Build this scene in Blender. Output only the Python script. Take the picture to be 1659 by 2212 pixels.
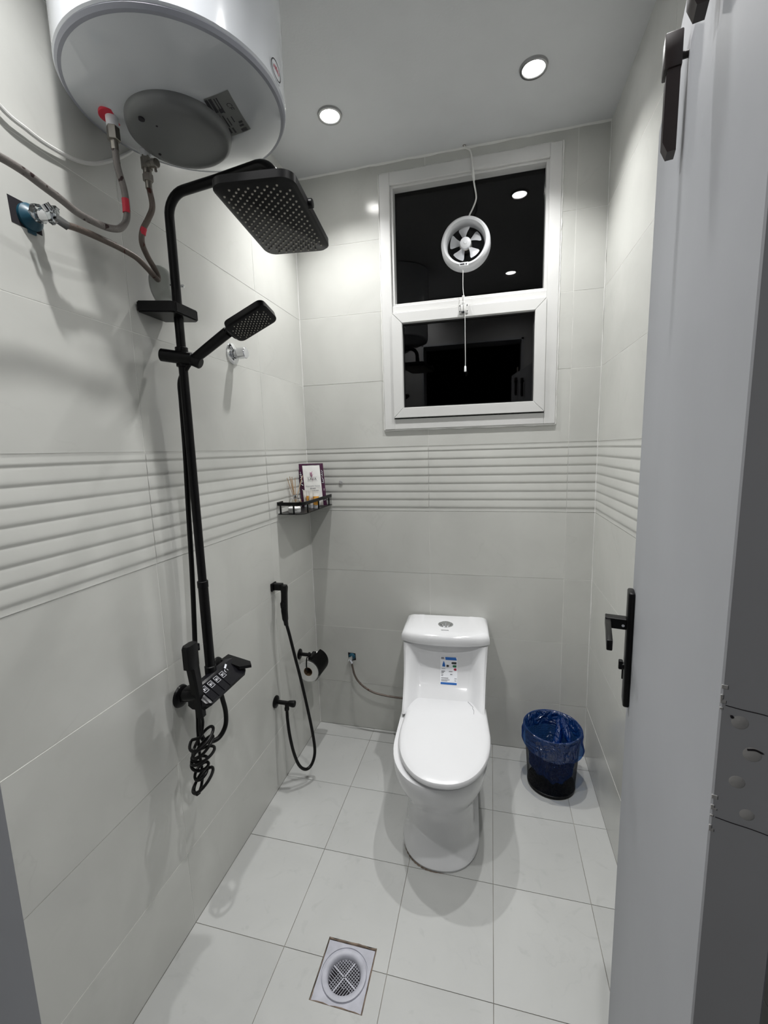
import bpy, bmesh, math, random
from mathutils import Vector, Matrix

S = bpy.context.scene
for o in list(bpy.data.objects):
    bpy.data.objects.remove(o)
COL = S.collection
R_ = random.Random(7)

# ------------------------------------------------------------------ camera
cd = bpy.data.cameras.new('camera'); cam = bpy.data.objects.new('camera', cd); COL.objects.link(cam)
cd.sensor_fit = 'VERTICAL'; cd.sensor_height = 36.0
cd.lens = 932.665 / 2212 * 36.0
cd.clip_start = 0.01
YAW, PITCH, ROLL = 0.2449, -0.1439, 0.0277
Rm = Matrix.Rotation(YAW, 3, 'Z') @ Matrix.Rotation(PITCH, 3, 'X') @ Matrix.Rotation(ROLL, 3, 'Y')
rt, fw, up = Rm.col[0], Rm.col[1], Rm.col[2]
M4 = Matrix.Identity(4)
for i in range(3):
    M4[i][0] = rt[i]; M4[i][1] = up[i]; M4[i][2] = -fw[i]
M4.translation = Vector((0.8787, -1.9821, 1.4369))
cam.matrix_world = M4
S.camera = cam

# ------------------------------------------------------------------ world, exposure, added corridor fill
w = bpy.data.worlds.new('night'); S.world = w; w.use_nodes = True
w.node_tree.nodes['Background'].inputs[0].default_value = (0.5, 0.6, 0.8, 1)
w.node_tree.nodes['Background'].inputs[1].default_value = 0.001
S.view_settings.view_transform = 'Standard'; S.view_settings.look = 'None'
S.view_settings.gamma = 1.0; S.view_settings.use_curve_mapping = False
S.view_settings.exposure = 0.0
LAMP_W = 60.0
LAMP_SIZE = math.radians(122)
ld = bpy.data.lights.new('corridor_fill', 'AREA'); ld.shape = 'DISK'; ld.size = 0.3; ld.energy = 13.0  # unseen fill, added to lift the door's dark hinge edge
ld.color = (1.0, 0.97, 0.93)
lo = bpy.data.objects.new('corridor_fill', ld); COL.objects.link(lo); lo.location = (-.75, -2.75, 2.3)
lo.rotation_euler = Vector((1.6, 1.0, -1.2)).to_track_quat('-Z', 'Y').to_euler()

# ------------------------------------------------------------------ room numbers (metres)
W, H, YF = 1.311, 2.644, -1.66
ZR = [0.0, .247, .547, .847, 1.147, 1.447, 1.747, 2.047, 2.347, H]

# ------------------------------------------------------------------ helpers
WL = {}

class MB:
    """collects shapes in world coordinates, then becomes ONE mesh object"""
    def __init__(s, M=None):
        s.bm = bmesh.new(); s.M = M
    def v(s, p):
        p = Vector(p)
        if s.M is not None: p = s.M @ p
        return s.bm.verts.new(p)
    def face(s, vs):
        try: return s.bm.faces.new(vs)
        except ValueError: return None
    def box(s, a, b, bev=0.0, seg=2):
        x0, y0, z0 = [min(a[i], b[i]) for i in range(3)]; x1, y1, z1 = [max(a[i], b[i]) for i in range(3)]
        vs = [s.v(p) for p in ((x0,y0,z0),(x1,y0,z0),(x1,y1,z0),(x0,y1,z0),(x0,y0,z1),(x1,y0,z1),(x1,y1,z1),(x0,y1,z1))]
        fs = [s.face([vs[i] for i in q]) for q in ((3,2,1,0),(4,5,6,7),(0,1,5,4),(1,2,6,5),(2,3,7,6),(3,0,4,7))]
        if bev:
            es = list({e for f in fs for e in f.edges})
            bmesh.ops.bevel(s.bm, geom=es, offset=bev, segments=seg, profile=.5, affect='EDGES')
        return s
    def loft(s, rings, cap0=True, cap1=True, closed=True):
        R = [[s.v(p) for p in r] for r in rings]
        n = len(R[0])
        for a, b in zip(R, R[1:]):
            for i in range(n if closed else n - 1):
                j = (i + 1) % n
                s.face([a[i], a[j], b[j], b[i]])
        if cap0 and closed: s.face(R[0][::-1])
        if cap1 and closed: s.face(R[-1])
        return s
    def lathe(s, prof, c=(0,0,0), axis=(0,0,1), n=32, cap0=False, cap1=False):
        """prof: (radius, height along axis)"""
        ax = Vector(axis).normalized(); c = Vector(c)
        t = Vector((1,0,0)) if abs(ax.x) < .9 else Vector((0,1,0))
        e1 = ax.cross(t).normalized(); e2 = ax.cross(e1)
        rings = []
        for r, h in prof:
            r = max(r, 1e-5)
            rings.append([c + ax*h + e1*(r*math.cos(2*math.pi*k/n)) + e2*(r*math.sin(2*math.pi*k/n)) for k in range(n)])
        return s.loft(rings, cap0, cap1)
    def cyl(s, a, b, r, r2=None, n=20, bev=0.0):
        a, b = Vector(a), Vector(b); L = (b - a).length; r2 = r if r2 is None else r2
        if bev:
            return s.lathe([(r-bev,0),(r,bev),(r2,L-bev),(r2-bev,L)], a, b-a, n, True, True)
        return s.lathe([(r,0),(r2,L)], a, b-a, n, True, True)
    def tube(s, pts, r, n=10, smooth=6, caps=True, rfun=None):
        P = [Vector(p) for p in pts]
        if smooth and len(P) > 2: P = catmull(P, smooth)
        T = []
        for i in range(len(P)):
            d = P[min(i+1, len(P)-1)] - P[max(i-1, 0)]
            T.append(d.normalized())
        t0 = T[0]; nrm = t0.orthogonal().normalized(); rings = []
        for i, (p, t) in enumerate(zip(P, T)):
            nrm = (nrm - t*nrm.dot(t)).normalized(); bn = t.cross(nrm)
            rr = r if rfun is None else rfun(i/(len(P)-1))
            rings.append([p + nrm*(rr*math.cos(2*math.pi*k/n)) + bn*(rr*math.sin(2*math.pi*k/n)) for k in range(n)])
        return s.loft(rings, caps, caps)
    def prism(s, poly, vec):
        vec = Vector(vec)
        return s.loft([poly, [Vector(p) + vec for p in poly]])
    def build(s, name, m, parent=None, loc=None, ang=35, flip=True):
        bm = s.bm
        if flip: bmesh.ops.recalc_face_normals(bm, faces=bm.faces)
        if parent is not None: o0 = WL[parent]
        elif loc is not None: o0 = Vector(loc)
        else:
            xs = [v.co for v in bm.verts]
            o0 = Vector((sum(p.x for p in xs)/len(xs), sum(p.y for p in xs)/len(xs), min(p.z for p in xs)))
        for v in bm.verts: v.co -= o0
        me = bpy.data.meshes.new(name); bm.to_mesh(me); bm.free()
        for p in me.polygons: p.use_smooth = True
        me.set_sharp_from_angle(angle=math.radians(ang))
        return place(name, me, m, parent, o0)

def place(name, me, m, parent, o0):
    if m is not None and not me.materials: me.materials.append(m)
    o = bpy.data.objects.new(name, me); COL.objects.link(o)
    if parent is not None: o.parent = parent
    else: o.location = o0
    WL[o] = Vector(o0)
    return o

def catmull(P, k):
    out = []
    for i in range(len(P)-1):
        p0 = P[i-1] if i else P[0]*2 - P[1]
        p1, p2 = P[i], P[i+1]
        p3 = P[i+2] if i+2 < len(P) else P[-1]*2 - P[-2]
        for j in range(k):
            t = j/k
            out.append(.5*((2*p1) + (p2-p0)*t + (2*p0-5*p1+4*p2-p3)*t*t + (3*p1-p0-3*p2+p3)*t**3))
    out.append(P[-1]); return out

def tag(o, label, cat=None, group=None):
    o['label'] = label
    if cat: o['category'] = cat
    if group: o['group'] = group
    return o

def thing(name, loc, label, cat, group=None):
    o = bpy.data.objects.new(name, None); COL.objects.link(o); o.location = loc
    o.empty_display_size = .05
    WL[o] = Vector(loc)
    return tag(o, label, cat, group)

def struct(o, label=None, cat='wall'):
    o['kind'] = 'structure'
    if label: tag(o, label, cat)
    return o

def text(name, s, size, M, m, parent, depth=0.0, align='CENTER'):
    """flat lettering; M maps the text plane (x right, y up) to world"""
    cu = bpy.data.curves.new(name, 'FONT'); cu.body = s; cu.size = size; cu.align_x = align; cu.align_y = 'CENTER'
    cu.resolution_u = 3
    tmp = bpy.data.objects.new('tmp', cu); COL.objects.link(tmp)
    dg = bpy.context.evaluated_depsgraph_get(); dg.update()
    me = bpy.data.meshes.new_from_object(tmp.evaluated_get(dg))
    bpy.data.objects.remove(tmp)
    me.name = name
    o0 = WL[parent]
    me.transform(Matrix.Translation(-o0) @ M)
    me.materials.clear()
    return place(name, me, m, parent, o0)

def plane_M(o, xd, yd):
    xd = Vector(xd).normalized(); yd = Vector(yd); yd = (yd - xd*yd.dot(xd)).normalized(); zd = xd.cross(yd)
    M = Matrix.Identity(4)
    for i in range(3):
        M[i][0] = xd[i]; M[i][1] = yd[i]; M[i][2] = zd[i]
    M.translation = Vector(o); return M

# ------------------------------------------------------------------ materials
def mat(name, col, rough=.5, metal=0.0, var=.06, scale=8.0, bump=0.0, bscale=60.0, coat=0.0, spec=.5, emit=None, trans=0.0, alpha=1.0, rvar=.0):
    m = bpy.data.materials.new(name); m.use_nodes = True
    nt = m.node_tree; N, L = nt.nodes, nt.links; b = N['Principled BSDF']
    tc = N.new('ShaderNodeTexCoord')
    nz = N.new('ShaderNodeTexNoise'); nz.inputs['Scale'].default_value = scale; nz.inputs['Detail'].default_value = 5
    L.new(tc.outputs['Object'], nz.inputs['Vector'])
    rp = N.new('ShaderNodeValToRGB')
    c = Vector(col)
    rp.color_ramp.elements[0].color = (*(c*(1-var)), 1); rp.color_ramp.elements[0].position = .3
    rp.color_ramp.elements[1].color = (*[min(1, x) for x in (c*(1+var))], 1); rp.color_ramp.elements[1].position = .7
    L.new(nz.outputs['Fac'], rp.inputs['Fac']); L.new(rp.outputs['Color'], b.inputs['Base Color'])
    b.inputs['Roughness'].default_value = rough; b.inputs['Metallic'].default_value = metal
    b.inputs['Specular IOR Level'].default_value = spec
    b.inputs['Coat Weight'].default_value = coat; b.inputs['Transmission Weight'].default_value = trans
    b.inputs['Alpha'].default_value = alpha
    if rvar:
        mr = N.new('ShaderNodeMapRange'); mr.inputs['To Min'].default_value = rough*(1-rvar); mr.inputs['To Max'].default_value = rough*(1+rvar)
        L.new(nz.outputs['Fac'], mr.inputs['Value']); L.new(mr.outputs['Result'], b.inputs['Roughness'])
    if emit:
        b.inputs['Emission Color'].default_value = (*emit[0], 1); b.inputs['Emission Strength'].default_value = emit[1]
    if bump:
        n2 = N.new('ShaderNodeTexNoise'); n2.inputs['Scale'].default_value = bscale; n2.inputs['Detail'].default_value = 4
        L.new(tc.outputs['Object'], n2.inputs['Vector'])
        bp = N.new('ShaderNodeBump'); bp.inputs['Strength'].default_value = bump; bp.inputs['Distance'].default_value = .002
        L.new(n2.outputs['Fac'], bp.inputs['Height']); L.new(bp.outputs['Normal'], b.inputs['Normal'])
    return m

def tile_mat(name, col, rough, vein, dirt=0.0, wave=.04, spec=.5):
    """glazed stone-look tile: clouds, thin dark veins, a little waviness"""
    m = bpy.data.materials.new(name); m.use_nodes = True
    nt = m.node_tree; N, L = nt.nodes, nt.links; b = N['Principled BSDF']
    geo = N.new('ShaderNodeNewGeometry'); oi = N.new('ShaderNodeObjectInfo')
    mul = N.new('ShaderNodeVectorMath'); mul.operation = 'SCALE'; mul.inputs[0].default_value = (3, 7, 5)
    L.new(oi.outputs['Random'], mul.inputs['Scale'])
    add = N.new('ShaderNodeVectorMath'); add.operation = 'ADD'
    L.new(geo.outputs['Position'], add.inputs[0]); L.new(mul.outputs['Vector'], add.inputs[1])
    cl = N.new('ShaderNodeTexNoise'); cl.inputs['Scale'].default_value = 3.2; cl.inputs['Detail'].default_value = 6; cl.inputs['Distortion'].default_value = .6
    L.new(add.outputs['Vector'], cl.inputs['Vector'])
    rp = N.new('ShaderNodeValToRGB'); c = Vector(col)
    rp.color_ramp.elements[0].position = .3; rp.color_ramp.elements[0].color = (*(c*.93), 1)
    rp.color_ramp.elements[1].position = .7; rp.color_ramp.elements[1].color = (*(c*1.05), 1)
    L.new(cl.outputs['Fac'], rp.inputs['Fac'])
    vn = N.new('ShaderNodeTexNoise'); vn.inputs['Scale'].default_value = 2.6; vn.inputs['Detail'].default_value = 7; vn.inputs['Distortion'].default_value = 1.6
    L.new(add.outputs['Vector'], vn.inputs['Vector'])
    vr = N.new('ShaderNodeValToRGB'); e = vr.color_ramp.elements
    e[0].position = .485; e[0].color = (0,0,0,1); e[1].position = .515; e[1].color = (0,0,0,1)
    x = e.new(.5); x.color = (1,1,1,1)
    L.new(vn.outputs['Fac'], vr.inputs['Fac'])
    vm = N.new('ShaderNodeTexNoise'); vm.inputs['Scale'].default_value = 5
    L.new(add.outputs['Vector'], vm.inputs['Vector'])
    vmr = N.new('ShaderNodeMapRange'); vmr.inputs['From Min'].default_value = .5; vmr.inputs['From Max'].default_value = .7; vmr.inputs['To Max'].default_value = vein
    L.new(vm.outputs['Fac'], vmr.inputs['Value'])
    ml = N.new('ShaderNodeMath'); ml.operation = 'MULTIPLY'; L.new(vr.outputs['Color'], ml.inputs[0]); L.new(vmr.outputs['Result'], ml.inputs[1])
    mx = N.new('ShaderNodeMix'); mx.data_type = 'RGBA'; L.new(ml.outputs[0], mx.inputs['Factor'])
    L.new(rp.outputs['Color'], mx.inputs['A']); mx.inputs['B'].default_value = (*(c*.5), 1)
    out = mx.outputs['Result']
    if dirt:
        dn = N.new('ShaderNodeTexNoise'); dn.inputs['Scale'].default_value = 11; dn.inputs['Detail'].default_value = 8; dn.inputs['Distortion'].default_value = 2.2
        L.new(geo.outputs['Position'], dn.inputs['Vector'])
        dr = N.new('ShaderNodeMapRange'); dr.inputs['From Min'].default_value = .6; dr.inputs['From Max'].default_value = .78; dr.inputs['To Max'].default_value = dirt
        L.new(dn.outputs['Fac'], dr.inputs['Value'])
        m2 = N.new('ShaderNodeMix'); m2.data_type = 'RGBA'; L.new(dr.outputs['Result'], m2.inputs['Factor'])
        L.new(out, m2.inputs['A']); m2.inputs['B'].default_value = (*(c*.45), 1); out = m2.outputs['Result']
    L.new(out, b.inputs['Base Color'])
    b.inputs['Roughness'].default_value = rough; b.inputs['Specular IOR Level'].default_value = spec
    bn = N.new('ShaderNodeTexNoise'); bn.inputs['Scale'].default_value = 14; bn.inputs['Detail'].default_value = 3
    L.new(geo.outputs['Position'], bn.inputs['Vector'])
    bp = N.new('ShaderNodeBump'); bp.inputs['Strength'].default_value = wave; bp.inputs['Distance'].default_value = .01
    L.new(bn.outputs['Fac'], bp.inputs['Height']); L.new(bp.outputs['Normal'], b.inputs['Normal'])
    return m

WALL = tile_mat('wall_tile_glaze', (.575, .578, .550), .17, .10)
RIB = tile_mat('ribbed_tile_glaze', (.575, .578, .550), .32, .05)
FLOOR = tile_mat('floor_tile_glaze', (.44, .446, .436), .36, .10, dirt=.20)
GROUT_W = mat('wall_grout', (.72, .72, .69), .9, var=.12, scale=12)
GROUT_F = mat('floor_grout', (.23, .22, .195), .95, var=.35, scale=9)
CEIL = mat('ceiling_paint', (.62, .63, .64), .85, var=.02, bump=.15, bscale=120)
PAINT = mat('door_grey_paint', (.345, .355, .378), .55, var=.05, scale=3, bump=.1, bscale=30, rvar=.1, spec=.2)
PLAST = mat('corridor_plaster', (.4, .4, .4), .9)
UPVC = mat('white_window_profile', (.63, .63, .62), .35, var=.03, bump=.02)
CAULK = mat('white_sealant', (.78, .78, .76), .7, bump=.4, bscale=90)
RUBBER = mat('black_window_gasket', (.01, .01, .01), .6)
WHITEP = mat('white_plastic', (.75, .76, .78), .3, var=.02)
CERAM = mat('white_glazed_ceramic', (.70, .705, .72), .12, var=.01, coat=.4)
LIDP = mat('white_lid_plastic', (.66, .665, .68), .28, var=.01)
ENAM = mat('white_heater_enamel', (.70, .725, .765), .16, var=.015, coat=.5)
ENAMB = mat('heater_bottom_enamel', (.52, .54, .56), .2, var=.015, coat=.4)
GREYP = mat('grey_heater_cap_plastic', (.125, .13, .13), .42, var=.04)
BLACK = mat('matt_black_coating', (.0035, .0035, .004), .36, var=.15, spec=.22)
BLACKR = mat('black_hose_rubber', (.003, .003, .003), .4, var=.15, spec=.25)
BLACKG = mat('black_gloss_panel', (.005, .005, .007), .25, var=.1, spec=.3)
NOZ = mat('pale_silicone_nozzle', (.48, .46, .40), .6)
PRINT = mat('white_print', (.62, .64, .68), .6)
CHROME = mat('polished_chrome', (.72, .73, .75), .09, 1.0, var=.03)
STEEL = mat('dull_nickel_fitting', (.33, .31, .28), .34, 1.0, var=.15, scale=40)
BROWN = mat('dark_brown_metal', (.014, .008, .008), .4, .0, var=.2)
REDP = mat('red_plastic', (.55, .015, .04), .45)
BLUEP = mat('teal_pipe_plug', (.006, .058, .095), .4)
DARK = mat('dark_hole', (.012, .010, .014), .95)
INK = mat('dark_print', (.03, .03, .035), .7)
GREYINK = mat('grey_print', (.2, .2, .22), .7)
PAPER = mat('white_paper', (.78, .78, .76), .85, bump=.2, bscale=70)
CARDB = mat('brown_cardboard', (.22, .15, .09), .9)
STICK = mat('silver_grey_sticker', (.36, .37, .36), .4)
LABW = mat('white_label', (.80, .82, .86), .45)
LABB = mat('blue_label_ink', (.015, .12, .42), .5)
LABG = mat('green_label_ink', (.01, .13, .05), .5)
LABR = mat('red_label_ink', (.40, .012, .05), .5)
PURP = mat('dark_purple_film', (.05, .008, .035), .25, var=.2, scale=30)
LILAC = mat('lilac_print', (.36, .10, .22), .6)
REED = mat('pale_reed', (.52, .36, .22), .8, var=.2)
AMBER = mat('amber_lotion', (.75, .36, .05), .25)
FROST = mat('frosted_tube', (.72, .70, .66), .35)
SOAPP = mat('white_soap_tin', (.78, .78, .77), .4)
DRAINW = mat('worn_white_drain_plastic', (.40, .405, .455), .5, var=.12, scale=30)
STAIN = mat('brown_grout_stain', (.17, .13, .10), .95, var=.4, scale=40)
FILLER = mat('pale_filler', (.36, .36, .36), .9, bump=.5, bscale=120)
CABLEW = mat('white_cable_sheath', (.68, .68, .66), .45)
METALRING = mat('brushed_nickel_ring', (.42, .42, .42), .35, 1.0)
LENS = mat('lit_lamp_lens', (.9, .9, .9), .4, emit=((1, .985, .96), 45.0))

def braid_mat(name, col, mark):
    m = mat(name, col, .42, .35, var=.12, scale=30)
    nt = m.node_tree; N, L = nt.nodes, nt.links; b = N['Principled BSDF']
    src = b.inputs['Base Color'].links[0].from_socket
    tc = N.new('ShaderNodeTexCoord'); n = N.new('ShaderNodeTexNoise'); n.inputs['Scale'].default_value = 70; n.inputs['Detail'].default_value = 1
    L.new(tc.outputs['Object'], n.inputs['Vector'])
    r = N.new('ShaderNodeMapRange'); r.inputs['From Min'].default_value = .66; r.inputs['From Max'].default_value = .69
    L.new(n.outputs['Fac'], r.inputs['Value'])
    mx = N.new('ShaderNodeMix'); mx.data_type = 'RGBA'; L.new(r.outputs['Result'], mx.inputs['Factor']); L.new(src, mx.inputs['A'])
    mx.inputs['B'].default_value = (*mark, 1); L.new(mx.outputs['Result'], b.inputs['Base Color'])
    w2 = N.new('ShaderNodeTexVoronoi'); w2.inputs['Scale'].default_value = 420; L.new(tc.outputs['Object'], w2.inputs['Vector'])
    bp = N.new('ShaderNodeBump'); bp.inputs['Strength'].default_value = .35; bp.inputs['Distance'].default_value = .001
    L.new(w2.outputs['Distance'], bp.inputs['Height']); L.new(bp.outputs['Normal'], b.inputs['Normal'])
    return m
BRAID = braid_mat('grey_braided_hose', (.185, .17, .16), (.03, .015, .015))
BRAIDB = braid_mat('brownish_braided_hose', (.13, .105, .09), (.06, .015, .01))

def glass_mat(name, tint, refl_rough=.02):
    m = bpy.data.materials.new(name); m.use_nodes = True
    nt = m.node_tree; N, L = nt.nodes, nt.links; N.remove(N['Principled BSDF'])
    out = N['Material Output']
    tr = N.new('ShaderNodeBsdfTransparent'); tr.inputs[0].default_value = (*tint, 1)
    gl = N.new('ShaderNodeBsdfGlossy'); gl.inputs['Roughness'].default_value = refl_rough
    nz = N.new('ShaderNodeTexNoise'); nz.inputs['Scale'].default_value = 5
    mr = N.new('ShaderNodeMapRange'); mr.inputs['To Min'].default_value = refl_rough*.7; mr.inputs['To Max'].default_value = refl_rough*1.4
    L.new(nz.outputs['Fac'], mr.inputs['Value']); L.new(mr.outputs['Result'], gl.inputs['Roughness'])
    fr = N.new('ShaderNodeFresnel'); fr.inputs[0].default_value = 1.5
    mx = N.new('ShaderNodeMixShader'); L.new(fr.outputs[0], mx.inputs[0]); L.new(tr.outputs[0], mx.inputs[1]); L.new(gl.outputs[0], mx.inputs[2])
    L.new(mx.outputs[0], out.inputs[0]); return m
PANE = glass_mat('dark_window_glass', (.25, .24, .24), .015)
CLEARP = glass_mat('clear_plastic', (.93, .95, .95), .1)
BOTTLE = glass_mat('clear_bottle_glass', (.9, .88, .84), .03)

def film_mat():
    m = bpy.data.materials.new('blue_translucent_film'); m.use_nodes = True
    nt = m.node_tree; N, L = nt.nodes, nt.links; N.remove(N['Principled BSDF']); out = N['Material Output']
    tc = N.new('ShaderNodeTexCoord'); nz = N.new('ShaderNodeTexNoise'); nz.inputs['Scale'].default_value = 15; nz.inputs['Detail'].default_value = 2; nz.inputs['Distortion'].default_value = 2.5
    L.new(tc.outputs['Object'], nz.inputs['Vector'])
    bp = N.new('ShaderNodeBump'); bp.inputs['Strength'].default_value = 1.0; bp.inputs['Distance'].default_value = .03
    L.new(nz.outputs['Fac'], bp.inputs['Height'])
    tr = N.new('ShaderNodeBsdfTransparent'); tr.inputs[0].default_value = (.10, .28, .68, 1)
    df = N.new('ShaderNodeBsdfDiffuse'); df.inputs[0].default_value = (.012, .09, .34, 1)
    tl = N.new('ShaderNodeBsdfTranslucent'); tl.inputs[0].default_value = (.012, .11, .45, 1)
    gl = N.new('ShaderNodeBsdfGlossy'); gl.inputs['Roughness'].default_value = .11
    for x in (df, gl): L.new(bp.outputs['Normal'], x.inputs['Normal'])
    m0 = N.new('ShaderNodeMixShader'); m0.inputs[0].default_value = .5; L.new(df.outputs[0], m0.inputs[1]); L.new(tl.outputs[0], m0.inputs[2])
    m1 = N.new('ShaderNodeMixShader'); m1.inputs[0].default_value = .44; L.new(tr.outputs[0], m1.inputs[1]); L.new(m0.outputs[0], m1.inputs[2])
    m2 = N.new('ShaderNodeMixShader'); m2.inputs[0].default_value = .09; L.new(m1.outputs[0], m2.inputs[1]); L.new(gl.outputs[0], m2.inputs[2])
    L.new(m2.outputs[0], out.inputs[0]); return m
FILM = film_mat()

# ------------------------------------------------------------------ ROOM SHELL
def slab(name, m, rect, hole, mapf, thick):
    """rect (u0,u1,v0,v1) minus a rectangular hole, thickened away from the room; mapf(u,v,d)"""
    u0, u1, v0, v1 = rect
    us, vs = [u0, u1], [v0, v1]
    if hole:
        for h in hole[:2]:
            if u0 + 1e-4 < h < u1 - 1e-4: us.append(h)
        for h in hole[2:]:
            if v0 + 1e-4 < h < v1 - 1e-4: vs.append(h)
    us.sort(); vs.sort()
    bm = bmesh.new(); cache = {}
    def gv(u, v):
        k = (round(u, 5), round(v, 5))
        if k not in cache: cache[k] = bm.verts.new(mapf(u, v, 0))
        return cache[k]
    fs = []
    for a, b in zip(us, us[1:]):
        for c, d in zip(vs, vs[1:]):
            if hole:
                mu, mv = (a+b)/2, (c+d)/2
                if hole[0] < mu < hole[1] and hole[2] < mv < hole[3]: continue
            fs.append(bm.faces.new([gv(a,c), gv(b,c), gv(b,d), gv(a,d)]))
    if not fs: bm.free(); return None
    ext = bmesh.ops.extrude_face_region(bm, geom=fs)
    dv = Vector(mapf(0,0,-thick)) - Vector(mapf(0,0,0))
    for e in ext['geom']:
        if isinstance(e, bmesh.types.BMVert): e.co += dv
    return bm

mapL = lambda u, v, d: (d, u, v)
mapR = lambda u, v, d: (W - d, u, v)
mapB = lambda u, v, d: (u, -d, v)
mapF = lambda u, v, d: (u, v, d)

def shell(name, rect, hole, mapf, m, lab, cat, rec=.0007):
    bm = slab(name, m, rect, hole, lambda u, v, d: mapf(u, v, d - rec), .10)
    mb = MB(); mb.bm.free(); mb.bm = bm
    o = mb.build(name, m)
    return struct(o, lab, cat)

WIN = (.400, 1.141, 1.524, 2.601)      # window opening in the back wall
wall_left = shell('wall_left', (YF, .0, 0, H), None, mapL, GROUT_W, 'left wall of large pale grey tiles carrying the shower and heater', 'wall')
wall_right = shell('wall_right', (YF, .0, 0, H), None, mapR, GROUT_W, 'right wall of pale grey tiles half hidden by the open door', 'wall')
wall_back = shell('wall_back', (-.1, W+.1, 0, H), WIN, mapB, GROUT_W, 'back wall of pale grey tiles with window above the toilet', 'wall')
DRAIN = (.421, .568, -1.120, -.966)
floor = shell('floor', (-.05, W+.05, -2.7, .05), DRAIN, mapF, GROUT_F, 'floor of small white square tiles with dark joints', 'floor', rec=.0018)

def tiles(parent, mapf, us, vs, m, skip=None, hole=None, gap=.0011, ribs=None, jit=.0004):
    for i, (a, b) in enumerate(zip(us, us[1:])):
        for j, (c, d) in enumerate(zip(vs, vs[1:])):
            r = (min(a,b)+gap, max(a,b)-gap, min(c,d)+gap, max(c,d)-gap)
            dj = R_.uniform(-jit, jit)
            if ribs is not None and j == ribs:
                ribbed(parent, mapf, r); continue
            h = None
            if hole and not (r[1] < hole[0] or r[0] > hole[1] or r[3] < hole[2] or r[2] > hole[3]): h = hole
            bm = slab('tile', m, r, h, lambda u, v, dd: mapf(u, v, dd + dj), .006)
            if bm is None: continue
            mb = MB(); mb.bm.free(); mb.bm = bm
            mb.build('tile', m, parent, ang=20)

def ribbed(parent, mapf, r):
    u0, u1, z0, z1 = r
    mb = MB(); prof = []
    n = 8; p = (z1 - z0)/n; z = z1
    prof.append((z1, .0012))
    for k in range(n):
        zc = z1 - p*(k + .5)                    # crease
        for t in (.25, .5, .75, .93):
            pass
        top = z1 if k == 0 else z1 - p*(k - .5)
        L = top - zc
        for t in (.22, .35, .50, .65, .80, .92):
            dep = -.0003 + .0019*((t*t*(3-2*t))**.8 if k else .35 + .65*t)
            prof.append((top - L*t, dep))
        prof.append((zc - .0012, .0010)); prof.append((zc - .0038, .0001)); prof.append((zc - .0062, -.0003))
    prof.append((z0, .0008))
    front = [[mapf(u, z, d) for z, d in prof] for u in (u0, u1)]
    mb.loft(front, closed=False)
    vb = [mb.v(mapf(u, z, -.006)) for u, z in ((u0,z0),(u1,z0),(u1,z1),(u0,z1))]
    mb.face(vb)
    o = mb.build('tile', RIB, parent, ang=70, flip=True)
    return o

tiles(wall_left, mapL, [0, -.40, -1.025, YF], ZR, WALL, ribs=4)
tiles(wall_right, mapR, [0, -.62, -1.24, YF], ZR, WALL, ribs=4)
tiles(wall_back, mapB, [0, .60, 1.196, W], ZR, WALL, hole=WIN, ribs=4)
tiles(floor, mapF, [0, .300, .610, .896, 1.196, W], [0, -.092, -.397, -.70, -1.02, -1.33, YF], FLOOR, hole=DRAIN, gap=.0010, jit=.0003)
mb = MB(); mb.lathe([(.0, .0006), (.009, .0008), (.0105, .0)], (.173, 0, 1.284), (0, -1, 0), 14)
for v in mb.bm.verts: v.co += Vector((R_.uniform(-.0012, .0012), -.004, R_.uniform(-.0012, .0012)))
tag(mb.build('filled_drill_hole', FILLER, wall_back), 'pale filler blob plugging an old drill hole')

# ceiling
mb = MB(); mb.box((-.12, -3.6, H), (W+.12, .12, H+.1))
ceiling = struct(mb.build('ceiling', CEIL), 'plain white painted ceiling with recessed lamps', 'ceiling')
mb = MB()
n = 40; pts = []
for i in range(n+1):
    pts.append((W*i/n, 0, 0))
rings = []
for i in range(n+1):
    x = W*i/n; hgt = .004 + .004*R_.random(); dp = .003 + .002*R_.random()
    rings.append([(x, 0, H-hgt), (x, -dp, H-hgt*.4), (x, -dp*1.2, H), (x, 0, H)])
mb.loft(rings)
struct(mb.build('trim_2', CAULK), 'uneven plaster line between ceiling and back wall tiles', 'trim')

for x, nm in ((.0012, 'trim_3'), (W-.0012, 'trim_4')):
    mb = MB(); mb.tube([(x + R_.uniform(-.0006,.0006), -.0012, H*k/60) for k in range(61)], .0016, 6, 0, rfun=lambda t: .0009 + .0014*R_.random())
    struct(mb.build(nm, CAULK), 'thin white grout line down the back %s corner' % ('left' if x < .5 else 'right'), 'trim')
# front wall with doorway (behind and beside the camera)
mb = MB()
mb.box((-.1, YF-.15, 0), (.318, YF, H)); mb.box((1.116, YF-.15, 0), (W+.1, YF, H)); mb.box((.318, YF-.15, 2.27), (1.116, YF, H))
struct(mb.build('wall_front', PLAST), 'plain wall around the doorway beside the viewer', 'wall')
mb = MB()
mb.box((.318, YF-.165, 0), (.333, YF+.004, 2.27)); mb.box((1.101, YF-.165, 0), (1.116, YF+.004, 2.27)); mb.box((.318, YF-.165, 2.255), (1.116, YF+.004, 2.27))
mb.box((.27, YF-.172, 0), (.333, YF-.150, 2.30)); mb.box((1.101, YF-.172, 0), (1.165, YF-.150, 2.30))
struct(mb.build('trim_1', PAINT), 'grey painted door frame seen at the lower left edge', 'door frame')

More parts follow.
